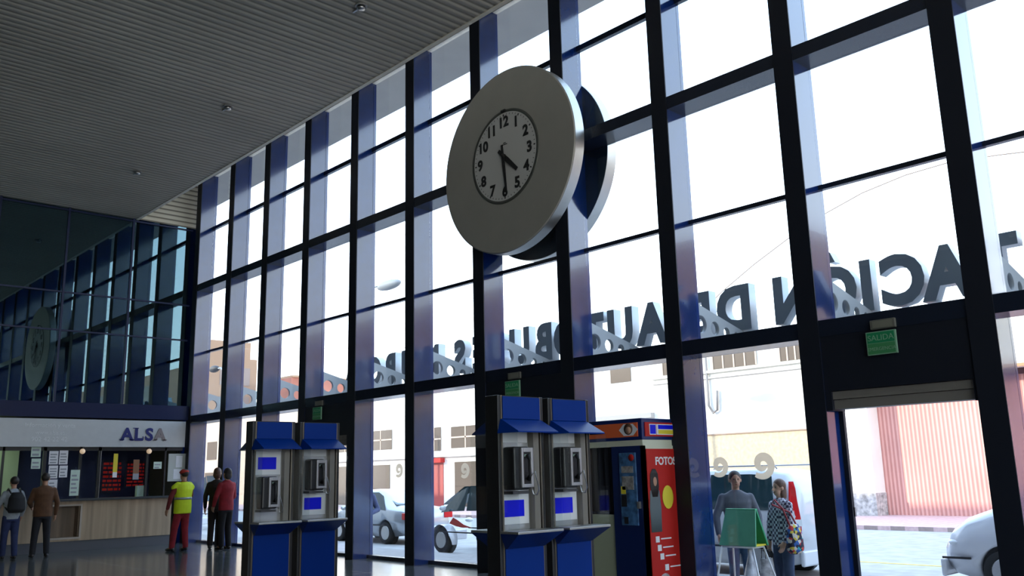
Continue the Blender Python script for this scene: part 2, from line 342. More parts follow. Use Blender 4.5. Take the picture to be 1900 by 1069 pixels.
# frosted spiral emblems on the panes at eye height
def spiral(c, s=1.0):
    pts = []; N = 44
    for i in range(N + 1):
        a = -2.3 + i / N * 8.2; r = .135 - .105 * (i / N) ** .8
        pts.append((r * math.cos(a) * s, r * math.sin(a) * s, (.026 + .018 * math.sin(PI * min(1, i / N * 1.2))) * s))
    return pts
for px, py, k, lab in ((1415, 862, 9, 'largest pale spiral emblem, on the pane above the woman in plaid'),
                       (1335, 865, 9, 'faint pale emblem on the pane beside the fin left of the man in grey'),
                       (740, 872, 5, 'pale spiral emblem on the pane above the silver saloon'),
                       (862, 872, 6, 'pale spiral emblem on the pane above the white car with red decal')):
    P = onx(px, py, Xg - .006)
    pts = spiral(P, 1.15 if px == 1415 else .9); vs = []; fs = []
    for i, (a, b, wd) in enumerate(pts):
        q = pts[min(i + 1, len(pts) - 1)]; p_ = pts[max(i - 1, 0)]; d = Vector((q[0] - p_[0], q[1] - p_[1])).normalized(); nn = Vector((-d.y, d.x)) * wd
        for sx2 in (-1, 1):
            for xx in (0, -.0015): vs.append((P.x + xx, P.y - (a + nn.x * sx2), P.z + b + nn.y * sx2))
    for i in range(len(pts) - 1):
        o_ = i * 4; fs += [(o_, o_ + 2, o_ + 6, o_ + 4), (o_ + 1, o_ + 5, o_ + 7, o_ + 3), (o_, o_ + 4, o_ + 5, o_ + 1), (o_ + 2, o_ + 3, o_ + 7, o_ + 6)]
    fs += [(0, 1, 3, 2), (len(vs) - 4, len(vs) - 2, len(vs) - 1, len(vs) - 3)]
    mb = MB(); mb.add(vs, fs)
    tag(mb.build('window_emblem', FROST, None, org=P), lab, 'emblem', 'spiral emblems on the window panes')

# ------------------------------------------------------------------ far wall: mirror glazing above, ticket office below
wb = sempty('wall_back', (0, L, 0))
MB().box(XW, Xg + .05, 0, .02, 3.1, zC).build('mirror_glazing', DARKGLASS, wb)
MB().box(XW, Xf + .3, .025, .14, 3.15, 3.3).build('rail', NAVY, wb)
fr = MB()
for x in (XW, -4.9, -3.3, -1.7, -.1, 1.5, 3.1, 4.6, 6.06, 7.56): fr.box(x, x + .045, -.03, .0, 3.3, zC)
fr.build('mullions', mat('thin_blue', (.004, .012, .06), .4), wb)
fr = MB()
for z in (5.85, 4.95, zC - .06): fr.box(XW, Xf, -.025, .0, z - .018, z + .018)
fr.build('transoms', MATS['thin_blue'], wb)
MB().box(XW, Xf + .0, -.32, .02, 2.93, 3.27).build('beam', mat('beam_blue', (.003, .009, .05), .4, spec=.25), wb)
MB().box(Xf, Xg + .05, .0, .10, 0, 3.1).build('end_post', NAVY, wb)

OY = L - .34                              # front plane of the office
def opx(px, py, dy=0): p = ony(px, py, OY + dy); return p.x, p.z
xr = 9.03
t_ = thing('ticket_office_fascia', (XW, OY, 2.27), 'long grey fascia over the ticket windows with ALSA in blue letters', 'sign')
MB().box(.0, xr - XW, 0, .24, 0, .62).build('fascia_panel', GREYSIGN, t_, .006)
z_ = .16
for i, (ch, px, mm) in enumerate((('A', 236, 'a'), ('L', 257, 'a'), ('S', 277, 'a'), ('A', 297, 'b'))):
    m_ = mat('sign_letter_blue', (.005, .01, .14), .5) if mm == 'a' else mat('sign_letter_grey', (.24, .2, .2), .5)
    o = text_obj(ch, .40, .006, m_, 'letter', t_, off=.014); face(o, (opx(px, 800)[0] - XW, -.012, z_), (1, 0, 0), (0, 0, 1))
    # serifs on the feet
    w2 = .1; x_ = opx(px, 800)[0] - XW
    if ch == 'A':
        MB().box(x_ - .17, x_ - .06, -.018, -.006, z_, z_ + .022).build('letter_serif', m_, t_); MB().box(x_ + .05, x_ + .17, -.018, -.006, z_, z_ + .022).build('letter_serif', m_, t_)
    if ch == 'L':
        MB().box(x_ - .13, x_ - .0, -.018, -.006, z_ + .27, z_ + .288).build('letter_serif', m_, t_); MB().box(x_ + .1, x_ + .12, -.018, -.006, z_, z_ + .09).build('letter_serif', m_, t_)
LT = mat('sign_faint_white', (.68, .7, .71), .5)
for tx, px, zz, sz in (('Información y venta', 93, .43, .13), ('www.alsa.es', 93, .27, .125), ('902 42 22 42', 93, .12, .14)):
    face(text_obj(tx, sz, .002, LT, 'small_lettering', t_), (opx(px, 800)[0] - XW, -.004, zz), (1, 0, 0), (0, 0, 1))

t_ = thing('ticket_counter', (XW, OY, 0), 'long beige wood ticket counter with recessed niche under the grey fascia', 'counter')
nx0, nz1 = opx(97, 936); nx1, nz0 = opx(146, 990); nz0 = .3; nz1 = .97
cf = MB()
cf.box(0, nx0 - XW, 0, .06, .22, 1.08).box(nx1 - XW, xr - XW - .25, 0, .06, .22, 1.08).box(nx0 - XW, nx1 - XW, 0, .06, .22, nz0).box(nx0 - XW, nx1 - XW, 0, .06, nz1, 1.08)
cf.build('front_panel', WOOD, t_)
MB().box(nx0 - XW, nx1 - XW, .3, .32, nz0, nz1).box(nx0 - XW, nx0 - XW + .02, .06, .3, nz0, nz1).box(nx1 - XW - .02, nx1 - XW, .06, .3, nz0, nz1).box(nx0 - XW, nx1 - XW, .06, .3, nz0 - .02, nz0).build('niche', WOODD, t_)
a0, a1 = nx0 - XW, nx1 - XW
MB().box(a0 - .04, a0, -.012, .0, nz0 - .04, nz1 + .04).box(a1, a1 + .04, -.012, 0, nz0 - .04, nz1 + .04).box(a0, a1, -.012, 0, nz1, nz1 + .04).box(a0, a1, -.012, 0, nz0 - .04, nz0).build('niche_frame', mat('niche_frame', (.42, .36, .3), .5), t_)
MB().box(0, xr - XW - .25, .02, .1, 0, .22).build('plinth', mat('plinth_grey', (.08, .085, .1), .5), t_)
MB().box(0, xr - XW - .15, -.12, .5, 1.08, 1.13).build('worktop', mat('worktop_dark', (.05, .055, .06), .25), t_, .004)

# glazed office front between counter and fascia
OGL = glass('office_glass', (.92, .95, .95), 1.12)
t_ = thing('ticket_window_screen', (XW, OY + .12, 1.13), 'dark framed glass screen of ticket windows above the counter', 'screen')
MB().box(0, xr - XW, 0, .008, 0, 1.14).build('glass', OGL, t_)
for px, wd in ((80, .07), (148, .05), (183, .06), (187, .02), (273, .05), (307, .04), (3, .05)):
    x = opx(px, 880)[0] - XW
    MB().box(x, x + wd, -.02, .03, 0, 1.14).build('upright', STEEL if px in (187,) else BLACKM, t_)
MB().box(0, xr - XW, -.02, .03, 1.06, 1.14).build('head_rail', BLACKM, t_)
# office room behind
t_ = thing('office_partition', (XW, 23.6, 0), 'dark blue back partition inside the ticket office', 'partition')
x = opx(76, 880)[0]
MB().box(x - XW, xr - XW, 0, .1, 0, 2.9).build('blue_partition', mat('office_blue', (.006, .012, .07), .5), t_)
MB().box(0, x - XW, -.2, -.1, 0, 2.9).build('green_partition', GREENW, t_)
lt = bpy.data.lights.new('office_light', 'AREA'); lt.energy = 40; lt.size = 1.4; lt.color = (.85, 1, .75)
lo = bpy.data.objects.new('office_light', lt); COL.objects.link(lo); lo.location = (4.4, 22.6, 2.75)
struct('trim_30', MB().box(XW, 9.4, L + .03, 24.4, 2.9, 3.1), DARKW)
struct('wall_office', MB().box(9.0, 9.06, L + .1, 24.4, 0, 2.9), DARKW)

def flat(name, x0, y0, x1, y1, m, label, cat, plane, th=.012, group=None):
    a = ony(x0, (y0 + y1) / 2, plane); b = ony(x1, (y0 + y1) / 2, plane); c = ony((x0 + x1) / 2, y0, plane); d = ony((x0 + x1) / 2, y1, plane)
    o = MB().box(0, b.x - a.x, 0, th, 0, c.z - d.z).build(name, m, None, org=None); o.location = (a.x, plane, d.z)
    return tag(o, label, cat, group), (b.x - a.x, c.z - d.z)
def lines(o, w_, h_, n, m=None, pad=.12):
    mb = MB()
    for i in range(n):
        z = h_ * (.1 + .8 * i / n); mb.box(w_ * pad, w_ * (1 - pad - .25 * random.random()), -.003, 0, z, z + h_ * .35 / n)
    mb.build('print', m or mat('grey_ink', (.3, .32, .36), .8), o)
GP = OY + .13 + .0
pg = OY + .09
for i, (a, b, c, d, m_, lab, n) in enumerate((
    (91, 837, 108, 862, PAPER, 'upper left sheet of the timetable block in the ticket window', 4),
    (110, 836, 126, 862, PAPER, 'upper right sheet of the timetable block in the ticket window', 4),
    (90, 864, 107, 888, PAPER, 'middle left sheet of the timetable block in the ticket window', 4),
    (110, 864, 125, 886, PAPER, 'brightest sheet, right of centre in the timetable block', 3),
    (89, 890, 106, 912, PAPER, 'lowest sheet of the timetable block in the ticket window', 3),
    (130, 872, 147, 920, PAPERG, 'pale green tall leaflet taped right of the timetable block', 5),
    (58, 826, 76, 848, PAPERG, 'upper pale notice above the man in the brown jacket', 2),
    (58, 851, 75, 870, PAPERG, 'lower pale notice just over the head of the man in brown', 2),
    (285, 857, 300, 870, PAPERG, 'small pale notice in the dark pane left of the white noticeboard', 2))):
    o, (ww, hh) = flat('paper_notice', a, b, c, d, m_, lab, 'paper', pg, .004, 'notices taped inside the ticket windows'); lines(o, ww, hh, n)
o, (ww, hh) = flat('hanging_banner', 210, 842, 218, 886, YELLOW, 'narrow yellow banner hanging before the red departures display', 'banner', pg, .004)
MB().box(0, ww, -.003, 0, 0, hh * .22).build('white_foot', PAPER, o)
o, (ww, hh) = flat('hanging_banner', 247, 853, 258, 890, mat('banner_brown', (.25, .12, .06), .7), 'narrow brown banner right of the yellow one, in front of red display lines', 'banner', pg, .004)
MB().box(0, ww, -.003, 0, 0, hh * .3).build('grey_foot', mat('grey_foot', (.3, .32, .36), .7), o)
o, (ww, hh) = flat('desk_box', 254, 904, 271, 924, PAPERG, 'pale box standing on the ticket counter under the right display', 'box', OY + .18, .12); o.location.z = 1.13
o, (ww, hh) = flat('noticeboard', 312, 842, 346, 893, mat('board_grey', (.45, .48, .46), .6), 'grey framed noticeboard with white sheets above the man in the yellow vest', 'noticeboard', OY + .07, .02)
MB().box(ww * .4, ww * .75, -.004, 0, hh * .5, hh * .92).box(ww * .3, ww * .75, -.004, 0, hh * .08, hh * .44).build('sheets', PAPER, o)
for a, b, c, d, lab in ((189, 853, 226, 914, 'red lettered departures display behind the yellow banner'), (234, 856, 268, 905, 'red lettered departures display left of the dark counter pane')):
    o, (ww, hh) = flat('departures_display', a, b, c, d, mat('display_blue', (.008, .012, .05), .4), lab, 'display', 23.515, .08, 'departures displays in the ticket office')
    mb = MB()
    for i in range(7):
        z = hh * (.06 + .13 * i); x = ww * .05
        while x < ww * .93:
            l = random.uniform(.04, .16); mb.box(x, min(x + l, ww * .96), -.006, 0, z, z + hh * .07); x += l + .03
    mb.build('red_text_lines', LED, o)
for px, py, lab in ((153, 839, 'round globe lamp over the left ticket window'), (277, 833, 'round globe lamp over the right ticket window')):
    p = ony(px, py, OY - .06); t_ = thing('globe_lamp', (p.x, p.y, 2.27), lab, 'lamp', 'globe lamps under the fascia')
    MB().ell((0, 0, -.1), (.06, .06, .06)).build('globe', mat('globe_glass', (.8, .62, .45), .3, emit=(1, .7, .45), estr=.35), t_)
    MB().tube([(0, 0, -.05), (0, .0, .0)], .015).box(-.03, .03, -.03, .07, -.012, .0).build('fitting', BLACKM, t_)

# ------------------------------------------------------------------ ceiling downlights
for px, py, lab in ((670, 10, 'small recessed ceiling spotlight nearest the camera, near the top edge'), (423, 197, 'small recessed ceiling spotlight, middle of the three'),
                    (255, 318, 'small recessed ceiling spotlight farthest away near the back wall')):
    p = onz(px, py, zC); t_ = thing('ceiling_spotlight', (p.x, p.y, zC), lab, 'ceiling light', 'ceiling spotlights')
    MB().lathe([(.085, 0), (.085, .02), (.06, .03), (.06, .0)], (0, 0, -.02), (0, 0, 1), 24).build('ring', mat('ring_grey', (.25, .25, .24), .4), t_)
    MB().lathe([(.0, .0), (.055, 0), (.045, .05), (0, .06)], (0, 0, -.06), (0, 0, 1), 20).build('lamp_head', STEEL, t_)
    MB().box(-.012, .012, .08, .2, -.03, -.0).build('bracket', STEEL, t_)

# ------------------------------------------------------------------ the double-faced clock
cy, cz, cr = 9.525, 6.215, 1.475
t_ = thing('wall_clock', (8.82, cy, cz), 'huge round grey metal clock with white dial hung before the window wall', 'clock')
MB().lathe([(cr - .012, 0), (cr, .012), (cr, .198), (cr - .01, .205)], (0, 0, 0), (1, 0, 0), 128).build('inner_disc', CLOCKF, t_)
MB().lathe([(cr - .004, .0), (cr + .006, .012), (cr + .006, .192), (cr, .2)][1:3], (0, 0, 0), (1, 0, 0), 128).build('inner_rim', ALU, t_)
MB().lathe([(cr, .70), (cr + .0, .90), (cr - .01, .905)], (0, 0, 0), (1, 0, 0), 128).build('outer_disc', mat('clock_back_navy', (.01, .02, .035), .2, spec=.6), t_)
MB().lathe([(cr + .006, .705), (cr + .006, .898)], (0, 0, 0), (1, 0, 0), 128).build('outer_rim', ALU, t_)
MB().box(.2, .71, -.06, .06, -.12, .1).build('mounting_arm', CAP, t_)
for y_ in (-.5, .5): MB().tube([(.2, y_, .02), (.71, y_, .02)], .05).build('mounting_arm', CAP, t_)
dr = .712; dc = Vector((-.006, .01, .055))
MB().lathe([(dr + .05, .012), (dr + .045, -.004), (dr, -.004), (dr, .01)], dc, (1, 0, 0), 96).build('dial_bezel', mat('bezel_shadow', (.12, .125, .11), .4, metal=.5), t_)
dl = MB().lathe([(dr, -.0), (dr, .012)], dc + Vector((-.004, 0, 0)), (1, 0, 0), 96, False).build('dial', DIAL, t_)
INK = mat('dial_black', (.015, .015, .016), .5)
for h in range(1, 13):
    a = h * PI / 6; rr = .565
    o = text_obj(str(h), .235, .002, INK, 'numeral', dl, off=.009)
    w_ = o.dimensions.x
    yy = dc.y - rr * math.sin(a); zz = dc.z + rr * math.cos(a) - .082
    face(o, (dc.x - .008, yy, zz), (0, -1, 0), (0, 0, 1))
for i in range(60):
    a = i * PI / 30; r1 = .69; r2 = .665 if i % 5 else .655; q = .004 if i % 5 else .011
    d = Vector((0, -math.sin(a), math.cos(a))); p = Vector((0, d.z, -d.y)) * q; b_ = dc + Vector((-.0055, 0, 0)); e_ = Vector((-.002, 0, 0))
    MB().prism([b_ + d * r1 + p, b_ + d * r1 - p, b_ + d * r2 - p, b_ + d * r2 + p], e_).build('minute_mark' if i % 5 else 'hour_mark', INK, dl)
MB().box(-.012, -.009, -.06, .06, .235, .25).box(-.012, -.009, -.03, .03, .26, .275).build('maker_mark', INK, dl)
def hand(a, l, tail, w0, w1, x, name):
    d = Vector((0, -math.sin(a), math.cos(a))); p = Vector((0, d.z, -d.y)); c = Vector((x, dc.y, dc.z))
    MB().prism([c - d * tail + p * w0 * .7, c - d * tail - p * w0 * .7, c + d * l * .3 - p * w0, c + d * l - p * w1, c + d * l + p * w1, c + d * l * .3 + p * w0], (-.008, 0, 0)).build(name, INK, t_)
hand((4 + 29 / 60) * PI / 6, .42, .15, .04, .03, -.028, 'hour_hand')
hand(29 * PI / 30, .60, .18, .03, .018, -.04, 'minute_hand')
MB().lathe([(.035, 0), (.03, -.05), (0, -.055)], (-.006, dc.y, dc.z), (1, 0, 0), 24).build('hand_boss', INK, t_)
MB().box(-.04, 0, -.05, .05, dr + dc.z + .01, dr + dc.z + .05).build('dial_light', BLACK, t_, .01)

# ------------------------------------------------------------------ payphone columns
def phone(parent, x, y, z, tilt=0, cord=True):
    """payphone whose front faces local -y, origin at its lower left back"""
    p = parent
    b_ = MB().hexa([(x, y, z), (x + .26, y, z), (x + .26, y - .02, z), (x, y - .17, z)], [(x, y, z + .38), (x + .26, y, z + .38), (x + .26, y - .02, z + .38), (x, y - .11, z + .38)])
    ph = MB().box(x, x + .2, y - .15, y, z, z + .38).build('telephone', BLACK, p, .02)
    f = MB().box(x + .075, x + .1, y - .175, y - .15, z + .02, z + .37).box(x + .19, x + .22, y - .175, y - .15, z + .02, z + .37).box(x + .1, x + .19, y - .175, y - .15, z + .02, z + .05).box(x + .1, x + .19, y - .175, y - .15, z + .33, z + .37)
    f.build('phone_frame', mat('phone_grey_metal', (.42, .41, .42), .35, metal=.5), ph, .004)
    MB().box(x + .1, x + .19, y - .158, y - .149, z + .05, z + .33).build('cradle', BLACK, ph)
    MB().tube([(x + .145, y - .175, z + .30), (x + .14, y - .205, z + .26), (x + .145, y - .205, z + .13), (x + .15, y - .175, z + .09)], [.022, .014, .014, .024], 10).build('handset', BLACK, ph)
    MB().box(x + .12, x + .17, y - .165, y - .157, z + .29, z + .31).build('small_screen', mat('phone_screen', (.35, .5, .42), .3), ph)
    if cord:
        pts = [(x + .15, y - .19, z + .1), (x + .19, y - .22, z + .16), (x + .245, y - .21, z + .0), (x + .255, y - .17, z - .05), (x + .23, y - .15, z - .04), (x + .21, y - .15, z + .02)]
        MB().tube(pts, .006, 6).build('phone_cord', STEEL, ph)
    MB().box(x - .01, x + .19, y - .14, y, z - .035, z - .01).build('phone_base', mat('phone_base', (.05, .05, .055), .4), ph)
def kiosk(X, Y, H, label, phone_up=True):
    """blue payphone column, open on both long faces; local x runs toward the windows"""
    t = thing('payphone_column', (X, Y, 0), label, 'payphone', 'payphone columns in the hall')
    W_, T_ = .50, .17                     # clear width, thickness
    MB().box(-.035, 0, 0, T_, 0, H).box(W_, W_ + .035, 0, T_, 0, H).build('side_frame', BLACKM, t, .004)
    MB().box(.0, .018, -.004, T_ + .004, H * .0, H).box(W_ - .016, W_, -.004, T_ + .004, 0, H).build('edge_trim', mat('edge_bronze', (.2, .17, .13), .35, metal=.8), t)
    zs, zh = .93, 1.80                    # shelf, hood edge
    for sgn, y in ((-1, 0), (1, T_)):
        MB().box(.018, W_ - .016, y - .012 * (1 - sgn) / 2, y + .012 * (1 + sgn) / 2, 1.93, H - .01).build('header_panel', BLUE, t)
        MB().box(.018, W_ - .016, y - .012 * (1 - sgn) / 2, y + .012 * (1 + sgn) / 2, .06, zs - .13).build('lower_panel', BLUE, t)
        d = .23 * sgn; o_ = .03
        a = [(0, y, 1.93), (W_, y, 1.93), (W_, y, 1.84), (0, y, 1.84)]
        top = [Vector((.0, y, 1.93)), Vector((W_, y, 1.93))]
        f0, f1 = Vector((-.0, y + d, 1.81)), Vector((W_ + .0, y + d, 1.81)); e0, e1 = Vector((-.04, y, 1.81)), Vector((W_ + .04, y, 1.81))
        th = Vector((0, 0, -.012))
        hb = MB(); V_ = [top[0], top[1], f1, f0, e0, e1]
        hb.add(V_ + [v + th for v in V_], [(0, 1, 2, 3), (0, 3, 4), (1, 5, 2), (6, 9, 8, 7), (6, 10, 9), (7, 8, 11), (3, 2, 8, 9), (4, 3, 9, 10), (2, 5, 11, 8)])
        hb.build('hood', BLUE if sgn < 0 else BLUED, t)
        MB().box(-.03, W_ + .03, y, y + d, zs, zs + .022).build('shelf', ALU, t, .004)
        s0 = [Vector((-.03, y, zs)), Vector((W_ + .03, y, zs)), Vector((W_ + .03, y + d, zs)), Vector((-.03, y + d, zs))]
        s1 = [Vector((.02, y, zs - .13)), Vector((W_ - .02, y, zs - .13)), Vector((W_ - .02, y + .03 * sgn, zs - .13)), Vector((.02, y + .03 * sgn, zs - .13))]
        MB().hexa(s1, s0).build('shelf_bracket', BLUED, t)
        for x in (-.02, W_ + .012): MB().box(x, x + .008, y, y + d, zs + .022, 1.80).build('glass_screen', GLASS, t)
    # recess with steel lining, phones and notices
    MB().box(0, W_, T_ / 2 - .01, T_ / 2 + .01, zs, 1.93).build('back_plate', mat('niche_steel', (.55, .56, .57), .25, metal=.6), t)
    MB().box(W_ - .10, W_ - .03, 0, T_, zs + .02, 1.93).build('steel_post', mat('post_bronze_steel', (.22, .2, .17), .45, metal=.3), t)
    MB().box(0, W_, 0, T_, .0, .06).build('foot_plinth', BLACKM, t)
    MB().box(0, W_, .01, T_ - .01, H - .02, H).build('top_cap', BLACKM, t)
    yb = T_ / 2 - .011
    pz, qz = (1.3, 1.02) if phone_up else (1.1, 1.52)
    phone(t, .08, yb, pz)
    MB().box(.03, W_ - .12, yb - .012, yb, qz - .02, qz + (.24 if phone_up else .26)).build('notice_board', WHITE, t)
    MB().box(.08, W_ - .18, yb - .016, yb - .01, qz + .045, qz + .19).build('blue_notice', POSTB, t)
    if phone_up: MB().box(.03, W_ - .12, yb - .012, yb, 1.72, 1.90).build('light_panel', WHITE, t)
    return t
kiosk(5.36, 5.93, 2.14, 'blue payphone column nearest the camera, left one of the nearer pair')
kiosk(6.02, 5.95, 2.14, 'blue payphone column of the nearer pair beside the photo booth')
kiosk(5.05, 10.0, 2.14, 'blue payphone column farther left with its phone set low under a blue notice', phone_up=False)
kiosk(5.69, 10.0, 2.14, 'blue payphone column of the farther pair with its phone above a blue notice')

# ------------------------------------------------------------------ photo booth
bx, by, bz = 8.50, 6.86, 2.07; bd, bl = 1.02, 1.75
t_ = thing('photo_booth', (bx, by, 0), 'dark blue photo booth with red portrait panel and orange fascia beside payphones', 'photo booth')
MB().box(0, bd, 0, bl, bz - .26, bz).build('top_cabinet', BLUED, t_, .012)
MB().box(.015, bd, .012, bl, bz - .33, bz - .26).build('cream_band', CREAMB, t_)
MB().box(0, bd, .0, .04, .04, bz - .33).build('end_panel', CREAMB, t_)
MB().box(.05, bd - .04, -.01, .0, .08, bz - .37).build('red_poster', RED, t_)
MB().box(0, .05, .0, .5, .04, bz - .33).box(.05, bd, .46, .5, .04, bz - .33).build('control_cabinet', mat('cabinet_navy', (.006, .018, .09), .3), t_)
MB().box(-.02, 0, .11, .37, .80, 1.66).build('control_panel', mat('panel_print', (.05, .14, .3), .45, noise=.6, nscale=14), t_, .006)
MB().box(-.026, -.02, .15, .33, 1.42, 1.50).box(-.026, -.02, .15, .33, 1.22, 1.38).build('sample_photos', mat('sample_photo_grey', (.28, .27, .26), .5, noise=.5, nscale=18), t_)
MB().box(-.027, -.02, .27, .35, 1.02, 1.16).box(-.027, -.02, .26, .32, .82, .90).build('coin_slots', BLACK, t_)
MB().box(-.026, -.02, .28, .35, 1.17, 1.26).build('yellow_label', YELLOW, t_)
MB().lathe([(0, 0), (.04, 0), (.04, .01), (0, .01)], (-.028, .17, 1.6), (1, 0, 0), 20).build('red_button', RED, t_)
MB().box(-.04, 0, .07, .10, 1.0, 1.08).build('door_lock', ALU, t_)
MB().box(.03, .06, .5, 1.35, .04, .92).build('low_panel', OLIVE, t_)
MB().box(.2, bd, .5, bl, .04, .10).build('booth_floor', BLACKM, t_)
MB().box(bd - .05, bd, .5, bl, .04, bz - .33).build('back_panel', BLUED, t_)
MB().box(0, bd, bl - .05, bl, .04, bz - .33).build('end_wall', CREAMB, t_)
MB().box(0, .05, 1.3, bl, .04, bz - .33).build('front_strip', CREAMB, t_)
cu = MB(); pts = []
for i in range(60): pts.append((.08 + .03 * math.sin(i * .9), .5 + .82 * i / 59))
cu.add([(x, y, z) for x, y in pts for z in (.95, bz - .33)] + [(x + .008, y, z) for x, y in pts for z in (.95, bz - .33)],
       [(2 * i, 2 * i + 2, 2 * i + 3, 2 * i + 1) for i in range(59)] + [(120 + 2 * i, 120 + 2 * i + 1, 120 + 2 * i + 3, 120 + 2 * i + 2) for i in range(59)], True)
cu.build('curtain', mat('curtain_black', (.006, .008, .016), .9), t_)
MB().box(.1, .5, .9, 1.25, .1, .55).build('stool', BLACKM, t_, .02)
fo = MB().box(-.012, 0, .06, 1.35, bz - .22, bz - .05).build('orange_fascia', ORANGE, t_)
face(text_obj('Fotos', .10, .001, YELLOW, 'fascia_lettering', fo, off=.002), (-.014, .95, bz - .17), (0, -1, 0), (0, 0, 1))
# head-and-shoulders portrait on the fascia
MB().add([(-.0135, .20 + .15 * math.cos(a) * 1.0, bz - .135 + .082 * math.sin(a)) for a in [i * PI / 3 for i in range(6)]], [(0, 1, 2, 3, 4, 5)]).build('portrait_ground', PAPER, fo)
MB().lathe([(0, 0), (.07, 0), (.07, .001)], (-.0155, .2, bz - .125), (1, 0, 0), 20).build('portrait_hair', HAIRB, fo)
MB().lathe([(0, 0), (.045, 0), (.045, .001)], (-.0175, .2, bz - .14), (1, 0, 0), 20).build('portrait_face', SKINP, fo)
ff = MB().box(.05, bd - .05, -.012, 0, bz - .22, bz - .05).build('end_fascia', RED, t_)
MB().box(.13, .26, -.016, -.012, bz - .2, bz - .07).box(.27, .62, -.016, -.012, bz - .2, bz - .07).build('end_fascia_print', WHITE, ff)
MB().box(.14, .25, -.018, -.016, bz - .19, bz - .08).box(.3, .6, -.018, -.016, bz - .13, bz - .08).build('end_fascia_blue', POSTB, ff)
MB().box(.3, .6, -.018, -.016, bz - .19, bz - .14).build('end_fascia_yellow', YELLOW, ff)
po = t_
face(text_obj('FOTOS', .13, .001, WHITE, 'poster_lettering', po, off=.004, align='LEFT'), (.21, -.012, 1.51), (1, 0, 0), (0, 0, 1))
MB().loft([((.17, -.013, 0.72), .10, .002), ((.17, -.013, 1.0), .11, .002), ((.17, -.013, 1.20), .09, .002), ((.17, -.013, 1.24), .04, .002)]).build('poster_figure_dress', mat('poster_dress', (.12, .15, .16), .6), po)
MB().loft([((.17, -.015, 1.13), .05, .002), ((.17, -.015, 1.25), .085, .002), ((.17, -.015, 1.40), .075, .002), ((.17, -.015, 1.46), .03, .002)]).build('poster_figure_hair', HAIRD, po)
MB().ell((.18, -.017, 1.31), (.035, .002, .055)).build('poster_figure_face', SKIN, po)
MB().ell((.42, -.014, 1.12), (.11, .002, .14)).build('poster_yellow_disc', YELLOW, po)
mb = MB()
for x, z in ((.14, .60), (.17, .50), (.21, .40), (.29, .27)): mb.box(x, x + .07, -.014, -.01, z, z + .07); mb.box(x + .1, x + .3, -.014, -.01, z + .03, z + .045)
mb.build('poster_squares', WHITE, po)
MB().ell((.28, -.014, .17), (.1, .002, .07)).build('poster_group', mat('poster_group', (.4, .33, .34), .6, noise=.6, nscale=20), po)

